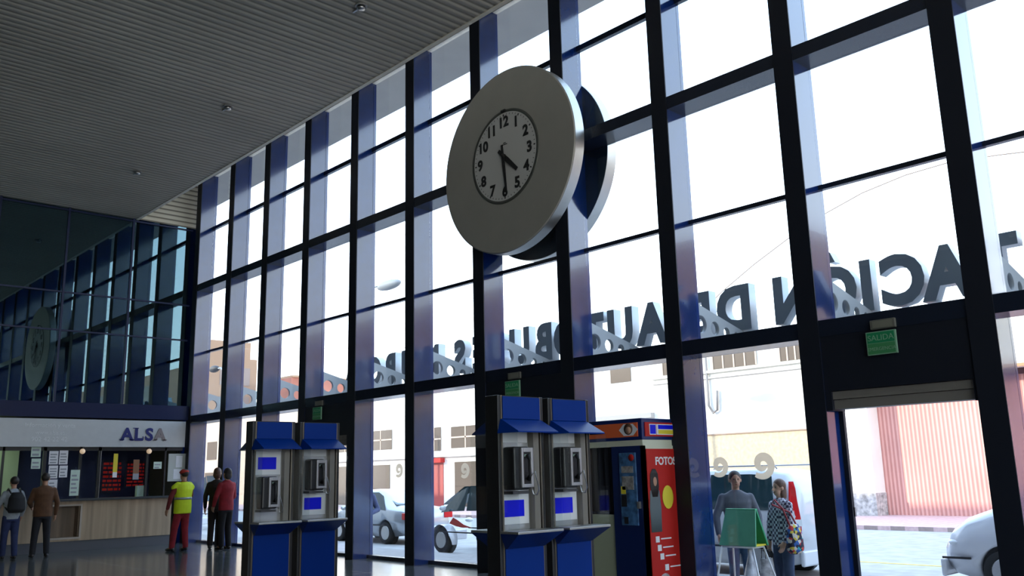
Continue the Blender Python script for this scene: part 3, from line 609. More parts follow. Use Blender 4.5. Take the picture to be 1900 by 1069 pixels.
# ------------------------------------------------------------------ people
def person(name_lab, loc, rz, H, top, bottom, skin, hair, shoes=None, arms=None, feet=None, hairstyle='short', sleeves=True, extra=None, bulk=1.0, lean=0.0, hatm=None, topmat2=None, skirt=False):
    """local frame: faces +y, x to its own right side"""
    k = H / 1.75
    t = thing('person', loc, name_lab, 'person', rz=rz)
    arms = arms or [((-.24, .0, 1.14), (-.25, .07, .88)), ((.24, .0, 1.14), (.25, .07, .88))]
    feet = feet or [(-.10, .0), (.10, .0)]
    V = lambda p: Vector(p) * k
    ly = lean
    hipc = Vector((0, 0, .93)); sh = [Vector((-.165 * bulk, ly, 1.395)), Vector((.165 * bulk, ly, 1.395))]
    hc = Vector((0, ly * 1.15 + .01, 1.635))
    b = MB()
    b.loft([(V((0, 0, .86)), .13 * k, .10 * k), (V((0, 0, .98)), .145 * k * bulk, .10 * k), (V((0, ly * .4, 1.15)), .125 * k * bulk, .095 * k), (V((0, ly * .8, 1.32)), .16 * k * bulk, .11 * k), (V((0, ly, 1.43)), .15 * k, .085 * k), (V((0, ly, 1.48)), .06 * k, .06 * k)])
    b.cap(V((0, ly, 1.44)), V(hc - Vector((0, .015, .07))), .055 * k, .052 * k)
    # head: skull, jaw, nose, ears
    b.ell(V(hc + Vector((0, -.01, .02))), Vector((.078, .095, .098)) * k, 18, 12); b.ell(V(hc + Vector((0, .025, -.05))), Vector((.058, .062, .068)) * k, 16, 10)
    b.cap(V(hc + Vector((0, .085, .01))), V(hc + Vector((0, .108, -.028))), .009 * k, .014 * k, 8)
    for s in (-1, 1): b.ell(V(hc + Vector((s * .08, -.005, -.008))), Vector((.011, .02, .03)) * k, 10, 8)
    for i, s in enumerate((-1, 1)):
        el, wr = Vector(arms[i][0]), Vector(arms[i][1])
        b.cap(V(sh[i]), V(el), .05 * k, .04 * k); b.cap(V(el), V(wr), .038 * k, .026 * k)
        d = (wr - el).normalized(); side = Vector((s, 0, 0)); side = (side - d * side.dot(d)).normalized(); fwd = d.cross(side) * -s
        # palm then five separate curled fingers
        pc = wr + d * .05; b.cap(V(wr + d * .02 + fwd * .018), V(pc + d * .03 + fwd * .02), .022 * k, .02 * k, 10); b.cap(V(wr + d * .02 - fwd * .018), V(pc + d * .03 - fwd * .02), .022 * k, .02 * k, 10)
        for j, ln in enumerate((.062, .075, .07, .055)):
            q = pc + d * .042 + fwd * (.032 - .022 * j); curl = -side * .02
            b.cap(V(q), V(q + d * ln * .5 + curl * .3), .0095 * k, .009 * k, 8); b.cap(V(q + d * ln * .5 + curl * .3), V(q + d * ln * .9 + curl * 1.3), .009 * k, .0075 * k, 8)
        q = wr + d * .035 + fwd * .03; b.cap(V(q), V(q + d * .03 + fwd * .028 - side * .01), .011 * k, .01 * k, 8); b.cap(V(q + d * .03 + fwd * .028 - side * .01), V(q + d * .06 + fwd * .034 - side * .014), .01 * k, .008 * k, 8)
        hip = Vector((s * .085, 0, .9)); kn = Vector((s * .095 + (feet[i][0] - s * .1) * .5, .025 + feet[i][1] * .5, .49)); an = Vector((feet[i][0], feet[i][1] - .01, .085))
        b.cap(V(hip), V(kn), .078 * k, .054 * k); b.cap(V(kn), V(an), .05 * k, .036 * k)
        b.cap(V(an), V((feet[i][0] + s * .015, feet[i][1] + .13, .035)), .034 * k, .028 * k)
    body = remesh(b, 'body', skin, t, .0085, 2)
    # clothing
    c = MB()
    c.loft([(V((0, 0, .84)), .168 * k * bulk, .125 * k), (V((0, 0, .98)), .17 * k * bulk, .125 * k), (V((0, ly * .4, 1.15)), .155 * k * bulk, .12 * k), (V((0, ly * .8, 1.32)), .185 * k * bulk, .13 * k), (V((0, ly, 1.42)), .19 * k * bulk, .1 * k), (V((0, ly, 1.465)), .125 * k, .085 * k), (V((0, ly, 1.50)), .065 * k, .065 * k)])
    for i in (0, 1):
        if sleeves:
            c.cap(V(sh[i]), V(arms[i][0]), .062 * k, .054 * k); e_, w_ = Vector(arms[i][0]), Vector(arms[i][1]); c.cap(V(e_), V(e_ + (w_ - e_) * .93), .055 * k, .04 * k)
        else: c.cap(V(sh[i]), V(sh[i] + (Vector(arms[i][0]) - sh[i]) * .35), .07 * k, .066 * k)
    shirt = remesh(c, 'top', top, t, .014, 3)
    c = MB()
    c.loft([(V((0, 0, .80)), .16 * k, .115 * k), (V((0, 0, .92)), .168 * k * bulk, .12 * k), (V((0, 0, 1.0)), .15 * k * bulk, .11 * k)])
    for i, s in enumerate((-1, 1)):
        kn = Vector((s * .095 + (feet[i][0] - s * .1) * .5, .025 + feet[i][1] * .5, .49)); an = Vector((feet[i][0], feet[i][1] - .01, .1))
        c.cap(V((s * .085, 0, .88)), V(kn), .096 * k, .075 * k); c.cap(V(kn), V(an), .073 * k, .062 * k)
    if skirt: c.loft([(V((0, 0, .45)), .2 * k, .15 * k), (V((0, 0, .7)), .18 * k, .13 * k), (V((0, 0, .95)), .15 * k, .11 * k)])
    remesh(c, 'trousers', bottom, t, .014, 3)
    for i, s in enumerate((-1, 1)):
        c = MB(); fx, fy = feet[i]
        c.ell(V((fx, fy - .03, .045)), Vector((.042, .05, .045)) * k); c.ell(V((fx + s * .012, fy + .09, .036)), Vector((.046, .095, .036)) * k)
        remesh(c, 'shoe', shoes or BLACK, t, .01, 2)
    # hair and face
    c = MB()
    c.ell(V(hc + Vector((0, -.022, .035))), Vector((.088, .1, .098)) * k, 20, 12)
    if hairstyle == 'long':
        c.ell(V(hc + Vector((0, -.065, -.06))), Vector((.075, .05, .15)) * k); c.ell(V(hc + Vector((0.045, -.04, -.07))), Vector((.035, .06, .13)) * k); c.ell(V(hc + Vector((-0.045, -.04, -.07))), Vector((.035, .06, .13)) * k)
    if hairstyle == 'bob': c.ell(V(hc + Vector((0, -.045, -.03))), Vector((.092, .07, .1)) * k)
    if hairstyle != 'bald': 
        hh = remesh(c, 'hair', hair, t, .01, 2)
    if hatm:
        c = MB().ell(V(hc + Vector((0, -.01, .055))), Vector((.096, .11, .075)) * k); c.ell(V(hc + Vector((0, .08, .055))), Vector((.06, .07, .012)) * k); remesh(c, 'cap', hatm, t, .009, 2)
    ey = MB()
    for s in (-1, 1): ey.ell(V(hc + Vector((s * .03, .078, .012))), Vector((.013, .008, .008)) * k, 8, 6)
    ey.build('eyes', HAIRD, t)
    MB().ell(V(hc + Vector((0, .083, -.06))), Vector((.024, .006, .007)) * k, 10, 6).build('mouth', mat('lips', (.3, .09, .07), .5), t)
    if extra: extra(t, k)
    return t

def cloth(n, c, **kw): return mat(n, c, .9, noise=kw.get('noise', .15), nscale=kw.get('ns', 12), bump=.15)
def backpack(t, k):
    c = MB(); c.loft([(Vector((0, -.21, .98)) * k, .13, .07), (Vector((0, -.23, 1.05)) * k, .17, .11), (Vector((0, -.23, 1.3)) * k, .15, .1), (Vector((0, -.2, 1.42)) * k, .09, .06)])
    remesh(c, 'backpack', cloth('backpack_black', (.012, .012, .014)), t, .012)
    for s in (-1, 1): MB().tube([Vector((s * .1, -.16, 1.4)) * k, Vector((s * .12, -.03, 1.5)) * k, Vector((s * .12, .12, 1.4)) * k, Vector((s * .14, .1, 1.15)) * k, Vector((s * .15, -.14, 1.05)) * k], .016, 8).build('strap', BLACK, t)
person('person with a black backpack standing at the left end of the counter', (5.08, 20.5, 0), .1, 1.62, cloth('pale_shirt', (.3, .33, .36)), cloth('navy_jeans', (.02, .03, .09)), SKIN, HAIRD, extra=backpack,
       feet=[(-.1, .05), (.08, -.12)], arms=[((-.27, .0, 1.16), (-.22, .2, 1.0)), ((.26, 0, 1.14), (.24, .1, .9))])
person('man in a brown jacket and dark trousers standing at the counter', (5.62, 20.35, 0), -.15, 1.68, cloth('brown_jacket', (.10, .045, .02)), cloth('dark_trousers', (.012, .012, .016)), SKIN, HAIRD,
       arms=[((-.26, .03, 1.15), (-.2, .24, 1.05)), ((.27, .0, 1.13), (.26, .08, .87))], feet=[(-.14, -.02), (.13, .0)], bulk=1.12)
VEST = mat('hi_vis_yellow', (.62, .78, .01), .7, noise=.08, emit=None)
def vest(t, k):
    c = MB(); c.loft([(Vector((0, 0, .80)) * k, .205 * k, .15 * k), (Vector((0, 0, .98)) * k, .205 * k, .155 * k), (Vector((0, .0, 1.15)) * k, .195 * k, .15 * k), (Vector((0, .0, 1.32)) * k, .225 * k, .155 * k), (Vector((0, 0, 1.43)) * k, .205 * k, .125 * k), (Vector((0, 0, 1.485)) * k, .09 * k, .085 * k)])
    for s in (-1, 1): c.cap(Vector((s * .15, 0, 1.415)) * k, Vector((s * .215, .02, 1.36)) * k, .072 * k, .075 * k)
    v = remesh(c, 'safety_vest', VEST, t, .014)
    MB().loft([(Vector((0, 0, 1.10)) * k, .2 * k, .155 * k), (Vector((0, 0, 1.15)) * k, .2 * k, .157 * k)], 32).build('reflective_band', mat('band_grey', (.3, .33, .32), .3, metal=.4), v)
person('worker in yellow hi-vis vest and red cap at the right end of the counter', (8.05, 19.15, 0), .25, 1.70, cloth('red_sweater', (.16, .02, .02)), cloth('dark_red_trousers', (.24, .012, .022)), SKIN, HAIRD, hatm=cloth('red_cap', (.4, .03, .02)),
       extra=vest, arms=[((-.30, .02, 1.16), (-.30, .12, .9)), ((.28, .1, 1.18), (.2, .3, 1.08))], feet=[(-.16, .1), (.1, -.02)], bulk=1.1)
person('person in a red sweater and black trousers, back turned, beside the far payphones', (8.75, 18.55, 0), .3, 1.70, cloth('red_knit', (.25, .012, .02)), cloth('black_trousers', (.006, .006, .008)), SKIN, HAIRD, hairstyle='bob',
       arms=[((-.27, .03, 1.14), (-.22, .15, .94)), ((.26, .05, 1.14), (.2, .2, .96))], bulk=1.1)
person('person in dark clothes with brown hair standing left of the red sweater', (8.78, 19.1, 0), -.6, 1.72, cloth('dark_coat', (.02, .014, .012)), cloth('dark_brown_trousers', (.015, .01, .01)), SKIN, HAIRB, hairstyle='bob')
person('person in a blue-grey shirt outside the farthest entrance', (9.95, 15.05, -.3), 2.6, 1.72, cloth('bluegrey_shirt', (.08, .1, .2)), cloth('grey_trousers', (.07, .06, .09)), SKIN, HAIRD,
       arms=[((-.27, .02, 1.14), (-.1, .26, 1.06)), ((.27, .02, 1.14), (.1, .26, 1.06))], feet=[(-.12, .1), (.1, -.1)])
# outside: man in grey and woman in plaid
person('man in a grey sweater and jeans standing outside behind the green box', (10.62, 7.0, -.3), 2.35, 1.70, cloth('grey_sweater', (.10, .105, .13)), cloth('blue_jeans', (.06, .11, .2)), SKIN, HAIRD, bulk=1.16,
       arms=[((-.29, .0, 1.14), (-.27, .14, .9)), ((.30, .03, 1.14), (.3, .14, .9))])
PLAID = bpy.data.materials.new('plaid_cloth'); PLAID.use_nodes = True
tt = PLAID.node_tree; bb = tt.nodes['Principled BSDF']; bb.inputs['Roughness'].default_value = .9
ck = tt.nodes.new('ShaderNodeTexChecker'); ck.inputs['Scale'].default_value = 30; ck.inputs['Color1'].default_value = (.55, .55, .62, 1); ck.inputs['Color2'].default_value = (.05, .035, .07, 1)
tc2 = tt.nodes.new('ShaderNodeTexCoord'); lk(tt, tc2.outputs['Object'], ck.inputs[0]); lk(tt, ck.outputs[0], bb.inputs['Base Color'])
wp = person('woman with long brown hair in a plaid shirt carrying a colourful shoulder bag outside', (10.56, 6.30, -.3), 1.25, 1.585, PLAID, cloth('denim_dark', (.035, .055, .11)), SKINP, HAIRB, hairstyle='long',
       arms=[((-.22, .06, 1.14), (-.2, .16, .9)), ((.22, .02, 1.14), (.2, .08, .9))])
BAGM = bpy.data.materials.new('colourful_bag_cloth'); BAGM.use_nodes = True
tt = BAGM.node_tree; bb = tt.nodes['Principled BSDF']; bb.inputs['Roughness'].default_value = .8
vo = tt.nodes.new('ShaderNodeTexVoronoi'); vo.inputs['Scale'].default_value = 22; rr_ = tt.nodes.new('ShaderNodeValToRGB'); rr_.color_ramp.interpolation = 'CONSTANT'
sp = tt.nodes.new('ShaderNodeSeparateColor'); tc3 = tt.nodes.new('ShaderNodeTexCoord'); lk(tt, tc3.outputs['Object'], vo.inputs['Vector']); lk(tt, vo.outputs['Color'], sp.inputs[0]); lk(tt, sp.outputs[0], rr_.inputs[0]); lk(tt, rr_.outputs[0], bb.inputs['Base Color'])
cols = [(0, (.01, .01, .03)), (.3, (.6, .55, .5)), (.5, (.02, .1, .35)), (.65, (.5, .03, .03)), (.8, (.6, .45, .05)), (.9, (.02, .3, .35))]
rr_.color_ramp.elements[0].color = (*cols[0][1], 1); rr_.color_ramp.elements[1].position = cols[1][0]; rr_.color_ramp.elements[1].color = (*cols[1][1], 1)
for p_, c_ in cols[2:]: e = rr_.color_ramp.elements.new(p_); e.color = (*c_, 1)
t_ = thing('shoulder_bag', (10.36, 6.02, .38), 'colourful patterned shoulder bag hanging at the plaid-shirted woman\'s hip', 'bag')
c = MB(); c.loft([(Vector((0, 0, 0)), .08, .05), (Vector((0, 0, .05)), .15, .09), (Vector((0, 0, .25)), .14, .08), (Vector((0, 0, .36)), .09, .04)]); remesh(c, 'bag_body', BAGM, t_, .012)
MB().tube([(-.08, 0, .33), (-.09, .08, .55), (-.07, .2, .66), (-.04, .26, .6), (.07, .08, .5), (.08, 0, .33)], .012, 8).build('strap', mat('strap_red', (.3, .03, .04), .7), t_)

# ------------------------------------------------------------------ green folding box on a white trestle
gx, gy = 9.88, 6.37
t_ = thing('green_folding_box', (gx, gy, .50), 'green tent-shaped display box standing on white trestle legs outside', 'display box')
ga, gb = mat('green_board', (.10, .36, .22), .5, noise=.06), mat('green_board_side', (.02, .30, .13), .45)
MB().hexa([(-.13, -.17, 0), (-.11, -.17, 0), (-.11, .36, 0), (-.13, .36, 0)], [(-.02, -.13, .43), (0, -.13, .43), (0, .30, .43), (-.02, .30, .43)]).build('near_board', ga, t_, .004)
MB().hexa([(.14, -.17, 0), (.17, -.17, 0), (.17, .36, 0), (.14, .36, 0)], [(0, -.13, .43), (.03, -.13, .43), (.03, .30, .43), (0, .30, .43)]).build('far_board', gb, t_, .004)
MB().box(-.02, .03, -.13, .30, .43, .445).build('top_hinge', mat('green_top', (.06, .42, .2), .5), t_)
MB().box(-.11, .14, -.15, .34, .0, .02).build('yellow_tray', YELLOW, t_)
t_ = thing('trestle', (gx, gy, -.3), 'white folding trestle legs under the green display box', 'trestle')
for a, b in (((-.12, .32, .79), (-.3, .40, 0)), ((.12, .32, .79), (.26, .42, 0)), ((-.12, -.12, .79), (-.26, -.34, 0)), ((.12, -.12, .79), (.3, -.3, 0))):
    MB().tube([a, b], .012, 8).build('leg', WHITE, t_)
MB().tube([(-.12, .32, .785), (-.12, -.12, .785), (.12, -.12, .785), (.12, .32, .785), (-.12, .32, .785)], .011, 8).build('top_frame', WHITE, t_)
t_ = thing('plastic_bag', (gx + .0, gy + .0, -.02), 'translucent plastic bag hanging inside the white trestle legs', 'bag')
c = MB(); c.loft([(Vector((0, 0, -.2)), .12, .08), (Vector((0, 0, -.1)), .19, .13), (Vector((0, 0, .1)), .14, .1), (Vector((0, 0, .4)), .03, .03), (Vector((0, 0, .48)), .05, .02)])
remesh(c, 'bag_film', mat('bag_plastic', (.42, .44, .5), .25, noise=.5, nscale=9), t_, .014)
tag(t_, None)
t_ = thing('carrier_bag', (10.29, 6.40, -.3), 'black and white patterned carrier bag on the ground beside the trestle', 'bag')
c = MB(); c.loft([(Vector((0, 0, 0)), .13, .09), (Vector((0, 0, .3)), .15, .1), (Vector((0, 0, .62)), .12, .05)])
remesh(c, 'bag_body', mat('spotted_bag', (.3, .3, .32), .7, noise=.95, nscale=9), t_, .014)
for s in (-1, 1): MB().tube([(-.07, s * .03, .6), (-.05, s * .03, .72), (.05, s * .03, .72), (.07, s * .03, .6)], .008, 6).build('handle', BLACK, t_)

# ------------------------------------------------------------------ cars (front toward +y)
def car(loc, label, paint, st, ws, glassz, roof_items=None, rear=True, length=None, decal=False, wheelr=.31, rail=False, W=1.74, lampstyle=0):
    """st: stations (y, z_sill, z_belt, z_top, half width at belt, half width at top)"""
    t = thing('car', loc, label, 'car')
    n = 9; vs = []; fs = []
    for (y, zs, zb, zt, wb_, wt) in st:
        half = [(0, zs), (wb_ * .86, zs), (wb_ * .98, zs + (zb - zs) * .3), (wb_, zs + (zb - zs) * .65), (wb_ * .97, zb), (wt + (wb_ * .97 - wt) * .5, (zb + zt) / 2), (wt, zt - .035 * (zt > zb + .1)), (wt * .75, zt), (0, zt + .012)]
        ring = half + [(-a, b) for a, b in half[-2:0:-1]]; m = len(ring); vs += [(a, y, b) for a, b in ring]
    for i in range(len(st) - 1): fs += [(i * m + j, i * m + (j + 1) % m, (i + 1) * m + (j + 1) % m, (i + 1) * m + j) for j in range(m)]
    fs += [tuple(range(m - 1, -1, -1)), tuple(range((len(st) - 1) * m, len(st) * m))]
    b = MB().add(vs, fs, True); body = b.build('body', paint, t)
    cut = MB()
    for wy in ws: cut.lathe([(wheelr + .055, -1.2), (wheelr + .055, 1.2)], (0, wy, wheelr), (1, 0, 0), 32)
    # keep the centre of the car: arch cutters only reach 30 cm in
    cut = MB()
    for wy in ws:
        for s in (-1, 1): cut.lathe([(wheelr + .05, 0), (wheelr + .05, .6)], (s * .6, wy, wheelr + .01), (s, 0, 0), 32)
    co_ = cut.build('cut', BLACK, None); co_.location = loc
    md = body.modifiers.new('x', 'BOOLEAN'); md.operation = 'DIFFERENCE'; md.object = co_; md.solver = 'EXACT'
    bpy.context.view_layer.update(); evald(body); bpy.data.objects.remove(co_)
    body.data.materials.clear(); body.data.materials.append(paint)
    ar = MB()
    for wy in ws:
        for s in (-1, 1): ar.lathe([(wheelr + .045, 0), (wheelr + .045, .12)], (s * .6, wy, wheelr + .01), (s, 0, 0), 24)
    ar.build('wheel_wells', BLACK, t)
    for wy in ws:
        for s in (-1, 1):
            r = wheelr; wh = MB().lathe([(r * .6, -.09), (r * .93, -.1), (r, -.07), (r, .07), (r * .93, .1), (r * .6, .09)], (s * (W / 2 - .12), wy, r), (s, 0, 0), 32).build('wheel', TYRE, t)
            h = MB().lathe([(0, .07), (r * .16, .08), (r * .2, .05), (r * .6, .04), (r * .64, .09), (r * .6, .1)], (s * (W / 2 - .12), wy, r), (s, 0, 0), 28)
            for q in range(7):
                a = q * 2 * PI / 7; d = Vector((0, math.cos(a), math.sin(a))); p = Vector((0, -d.z, d.y)) * .022; c0 = Vector((s * (W / 2 - .045), wy, r))
                h.prism([c0 + d * .04 - p, c0 + d * .04 + p, c0 + d * r * .6 + p, c0 + d * r * .6 - p], (s * .012, 0, 0))
            h.build('hubcap', STEEL, wh)
    # windows follow the shell, 6 mm proud
    def pt(y, f, side):
        for i in range(len(st) - 1):
            if st[i][0] <= y <= st[i + 1][0] or (i == len(st) - 2):
                u = (y - st[i][0]) / (st[i + 1][0] - st[i][0]); q = [st[i][j] + (st[i + 1][j] - st[i][j]) * u for j in range(6)]; break
        zb, zt, wb_, wt = q[2], q[3] - .035, q[4] * .97, q[5]
        return Vector((side * (wb_ + (wt - wb_) * f + .008), y, zb + (zt - zb) * f))
    for gi, (ya, yb, yc, yd) in enumerate(glassz['side']):      # lower back, lower front, upper front, upper back
        for s in (-1, 1):
            q = []
            N = 6
            for i in range(N + 1):
                u = i / N
                for f in (.06, .93):
                    y = (ya + (yb - ya) * u) if f < .5 else (yd + (yc - yd) * u)
                    q.append(pt(y, f, s))
            mb = MB(); mb.add(q, [(2 * i, 2 * i + 2, 2 * i + 3, 2 * i + 1) for i in range(N)], True); mb.build('side_window', CARGL, t)
    for nm, ((ya, za, wa), (yb, zb_, wb2)) in glassz['ends'].items():
        sg = 1 if nm == 'windscreen' else -1
        MB().add([(-wa, ya + sg * .012, za + .006), (wa, ya + sg * .012, za + .006), (wb2, yb + sg * .012, zb_ + .006), (-wb2, yb + sg * .012, zb_ + .006)], [(0, 1, 2, 3)]).build(nm, CARGL, t)
    yr, yf = st[0][0], st[-1][0]; wbx = max(s_[4] for s_ in st)
    MB().box(-wbx * .92, wbx * .92, yr - .06, yr + .02, .22, .48).build('rear_bumper', paint, t, .03)
    MB().box(-wbx * .9, wbx * .9, yf - .02, yf + .05, .2, .46).build('front_bumper', paint, t, .03)
    for s in (-1, 1):
        if lampstyle == 0: MB().box(s * wbx * .62, s * wbx * .97, yr - .02, yr + .16, .68, .86).build('tail_lamp', LAMPR, t, .02)
        else:
            mb = MB().hexa([(s * wbx * .84, yr - .012, .72), (s * wbx * 1.01, yr + .14, .72), (s * wbx * .97, yr + .14, 1.02), (s * wbx * .84, yr - .012, 1.02)], [(s * wbx * .8, yr + .06, 1.5), (s * wbx * .85, yr + .13, 1.5), (s * wbx * .84, yr + .16, 1.62), (s * wbx * .78, yr + .1, 1.62)])
            tl = mb.build('tail_lamp', LAMPR, t); MB().hexa([(s * wbx * .84, yr - .03, .88), (s * wbx * 1.015, yr + .13, .88), (s * wbx * 1.01, yr + .14, .99), (s * wbx * .84, yr - .03, .99)], [(s * wbx * .84, yr + .01, .9), (s * wbx * .9, yr + .13, .9), (s * wbx * .9, yr + .14, .97), (s * wbx * .84, yr + .01, .97)]).build('reversing_lamp', LAMPC, tl)
        MB().ell((s * wbx * .80, yf - .2, .70), (.10, .12, .06)).build('headlamp', LAMPC, t)
        MB().ell((s * (wbx + .09), glassz['mirror'], glassz.get('mz', .98)), (.1, .05, .065)).build('wing_mirror', paint, t)
        MB().box(s * wbx * .985, s * (wbx * 1.0 + .012), yr + .0 + .9, yf - 1.0, .5, .53).build('side_strip', BLACK, t)
        MB().box(s * wbx * .93, s * (wbx * .97 + .015), yf - .42, yf - .02, .47, .5).build('bumper_strip', BLACK, t)
    MB().box(-.26, .26, yr - .075, yr - .058, .3, .4).build('number_plate', YELLOW if decal else WHITE, t)
    if rail:
        for s in (-1, 1):
            MB().tube([(s * .62, yr + .45, glassz['rz']), (s * .62, yr + .5, glassz['rz'] + .06), (s * .62, yf - 2.0, glassz['rz'] + .06), (s * .62, yf - 1.9, glassz['rz'])], .014, 8).build('roof_rail', mat('rail_grey', (.4, .4, .42), .4), t)
    if decal:
        P = [(-.2, .72), (.05, .66), (.3, .63), (.65, .64), (.35, .7), (.12, .8), (-.05, .86)]
        MB().prism([(-wbx - .012, yf - 1.55 - a, b_) for a, b_ in P], (.005, 0, 0)).build('red_decal', mat('decal_red', (.55, .05, .03), .4), t)
    return t
# generic outlines, back to front
def saloon(h=1.45):
    return [(0, .35, .62, .9, .72, .6), (.12, .25, .78, .98, .82, .66), (.7, .2, .9, 1.04, .86, .66), (1.15, .2, .92, 1.30, .87, .6), (1.6, .2, .92, h, .87, .58), (2.4, .2, .92, h, .87, .58), (2.9, .2, .92, 1.26, .87, .62), (3.3, .2, .9, .98, .86, .7), (3.9, .2, .76, .88, .84, .66), (4.2, .25, .64, .76, .76, .56), (4.32, .35, .5, .62, .62, .45)]
SGL = dict(side=[(.95, 2.05, 2.1, 1.35), (2.1, 3.1, 2.5, 2.12)], ends=dict(rear_window=((.75, 1.07, .6), (1.4, 1.36, .5)), windscreen=((3.25, 1.02, .64), (2.5, 1.42, .5))), mirror=2.95, rz=1.45)
def mpv(h=1.66):
    return [(0, .35, .85, 1.05, .76, .62), (.1, .25, .98, 1.36, .84, .6), (.35, .2, 1.0, h - .05, .87, .62), (.9, .2, 1.0, h, .88, .64), (2.4, .2, .98, h, .88, .64), (2.9, .2, .97, h - .16, .88, .64), (3.45, .2, .95, 1.14, .87, .68), (3.9, .2, .84, .96, .84, .66), (4.15, .25, .7, .8, .78, .58), (4.3, .35, .5, .62, .64, .46)]
MGL = dict(side=[(.32, 1.35, 1.35, .48), (1.42, 2.35, 2.4, 1.42), (2.42, 3.35, 2.75, 2.46)], ends=dict(rear_window=((.08, 1.1, .64), (.3, 1.56, .55)), windscreen=((3.5, 1.14, .64), (2.75, 1.58, .55))), mirror=3.1, mz=1.08, rz=1.66)
RZ = -.42; cx = 13.95 + .87
car((cx, 14.4, RZ), 'white people carrier with a red door decal parked outside, seen between the window fins', CARW, mpv(1.68), (.8, 3.35), MGL, decal=True)
car((cx + .95, 20.55, RZ), 'silver saloon parked outside with its red tail lamp beside a dark window fin', CARS, saloon(1.5), (.95, 3.4), SGL)
car((cx + .9, 34.3, RZ), 'white car far down the street, seen beside the ticket office corner', CARW, mpv(2.2), (.8, 3.35), MGL)
VAN = [(0, .4, .95, 1.1, .8, .66), (.08, .3, 1.08, 1.5, .87, .66), (.25, .22, 1.1, 1.76, .9, .7), (.8, .2, 1.1, 1.84, .92, .74), (2.6, .2, 1.1, 1.84, .92, .74), (3.3, .2, 1.06, 1.6, .92, .74), (4.0, .2, 1.0, 1.18, .9, .74), (4.4, .25, .8, .95, .84, .62), (4.55, .35, .55, .68, .68, .5)]
VGL = dict(side=[(.42, 1.75, 1.75, .5), (1.82, 2.75, 2.75, 1.82), (2.82, 3.8, 3.15, 2.85)], ends=dict(rear_window=((.06, 1.16, .7), (.24, 1.7, .6)), windscreen=((4.0, 1.2, .7), (3.1, 1.74, .6))), mirror=3.5, mz=1.15, rz=1.84)
pv = onx(1490, 950, 13.95)
car((cx, pv.y + .12, RZ), 'white estate van with tall red tail lamp parked behind the woman in plaid', CARW, VAN, (.85, 3.55), VGL, rail=True, lampstyle=1)
FR = [(a_, b_, c_ + (.12 if a_ > 3 else 0), d_ + (.10 if a_ > 3 else 0), e_, f_) for a_, b_, c_, d_, e_, f_ in mpv(1.6)]
car((cx + .15, 5.84 - 4.35, RZ), 'white car whose rounded bonnet shows in the open doorway at the right', CARW, FR, (.75, 3.42), MGL)

# ------------------------------------------------------------------ street and buildings
struct('floor_street', MB().box(13.2, 26, -60, 150, -.6, -.42), ASPH)
struct('floor_pavement', MB().box(9.42, 13.2, -60, 150, -.6, -.3), PAVE)
struct('floor_far_pavement', MB().box(26, 60, -60, 150, -.6, -.3), FPAVE)
t_ = tag(MB().box(17.3, 17.42, 4.0, 9.6, -.42, -.415).build('road_marking', mat('yellow_line', (.6, .45, .08), .8), None), 'yellow painted line on the road before the doorway', 'road marking')
FX = 31.0
g = thing('corrugated_gate', (FX + .8, -8, -.3), 'large red corrugated gate across the street seen through the open doorway', 'gate')
MB().box(0, .1, 0, 22.72, 0, 4.55).build('gate_sheet', GATE, g)
mb = MB()
a, b_ = onx(1760, 748, FX + .8), onx(1765, 805, FX + .8)
mb.box(-.03, 0, 19.0 - .05, 19.0, 2.6, 4.5).box(-.03, 0, 16.5, 19.0, 2.6, 2.65); mb.build('wicket_trim', mat('trim_pink', (.66, .36, .3), .6), g)
MB().box(-.06, .1, 0, 22.7, 4.55, 4.75).build('top_rail', mat('rail_brown', (.08, .03, .03), .5), g)
g = thing('gate_pillar', (FX, 14.72, -.3), 'white rendered pillar with speckled stone foot at the left of the red gate', 'pillar')
MB().box(0, .95, 0, 1.35, .78, 6.9).build('pillar_shaft', WALLW, g); MB().box(-.04, .95, -.02, 1.37, 0, .78).build('stone_foot', STONE, g)
g = thing('street_building', (FX, 16.07, -.3), 'cream street building with yellow brick base and upper windows behind the parked van', 'building')
MB().box(0, 8, 0, 8.2, 3.15, 7.0).build('upper_wall', WALLW, g)
MB().box(0, 8, 0, 8.2, 0, 3.1).build('brick_base', WALLY, g)
MB().box(-.04, 8, 0, 8.2, 3.1, 3.15).build('base_course', mat('course_brown', (.35, .25, .18), .8), g)
MB().box(-.14, 0, -.0, 8.2, 5.64, 5.74).box(-.10, 0, 0, 8.2, 5.42, 5.46).build('ledge', WALLW, g)
for y0_, y1_ in ((.55, 1.9), (2.95, 5.0), (6.2, 7.6)):
    wn = MB().box(-.03, .02, y0_, y1_, 5.78, 6.65).build('window', WIN, g)
    mb = MB()
    for q in range(5): y = y0_ + (y1_ - y0_) * q / 4; mb.box(-.06, -.03, y - .03, y + .03, 5.78, 6.65)
    mb.build('window_bars', mat('bar_pale', (.55, .42, .32), .7), wn)
P = onx(1313, 690, FX - .1)
MB().tube([(-.1, 21.35 - 16.07, 6.3), (-.1, 21.35 - 16.07, 4.3), (-.1, 21.15 - 16.07, 4.0), (-.1, 20.95 - 16.07, 4.1), (-.1, 20.9 - 16.07, 4.9)], .05, 8).build('drain_pipe', mat('pipe_grey', (.25, .22, .2), .6), g)
g = thing('low_building', (FX, 24.27, -.3), 'white low building with a grey cornice seen above the photo booth', 'building')
MB().box(0, 8, 0.02, 8.58, 0, 6.9).build('wall', WALLW, g); MB().box(-.25, 0, 0, 8.55, 4.0, 4.22).build('cornice', mat('cornice_grey', (.38, .36, .34), .8), g)
for y in (1.2, 4.0, 6.5): MB().box(-.03, .01, y, y + 1.2, 5.7, 6.5).build('window', WIN, g)
g = thing('shop_building', (FX, 32.87, -.3), 'white building with shopfronts and square upper windows beyond the silver saloon', 'building')
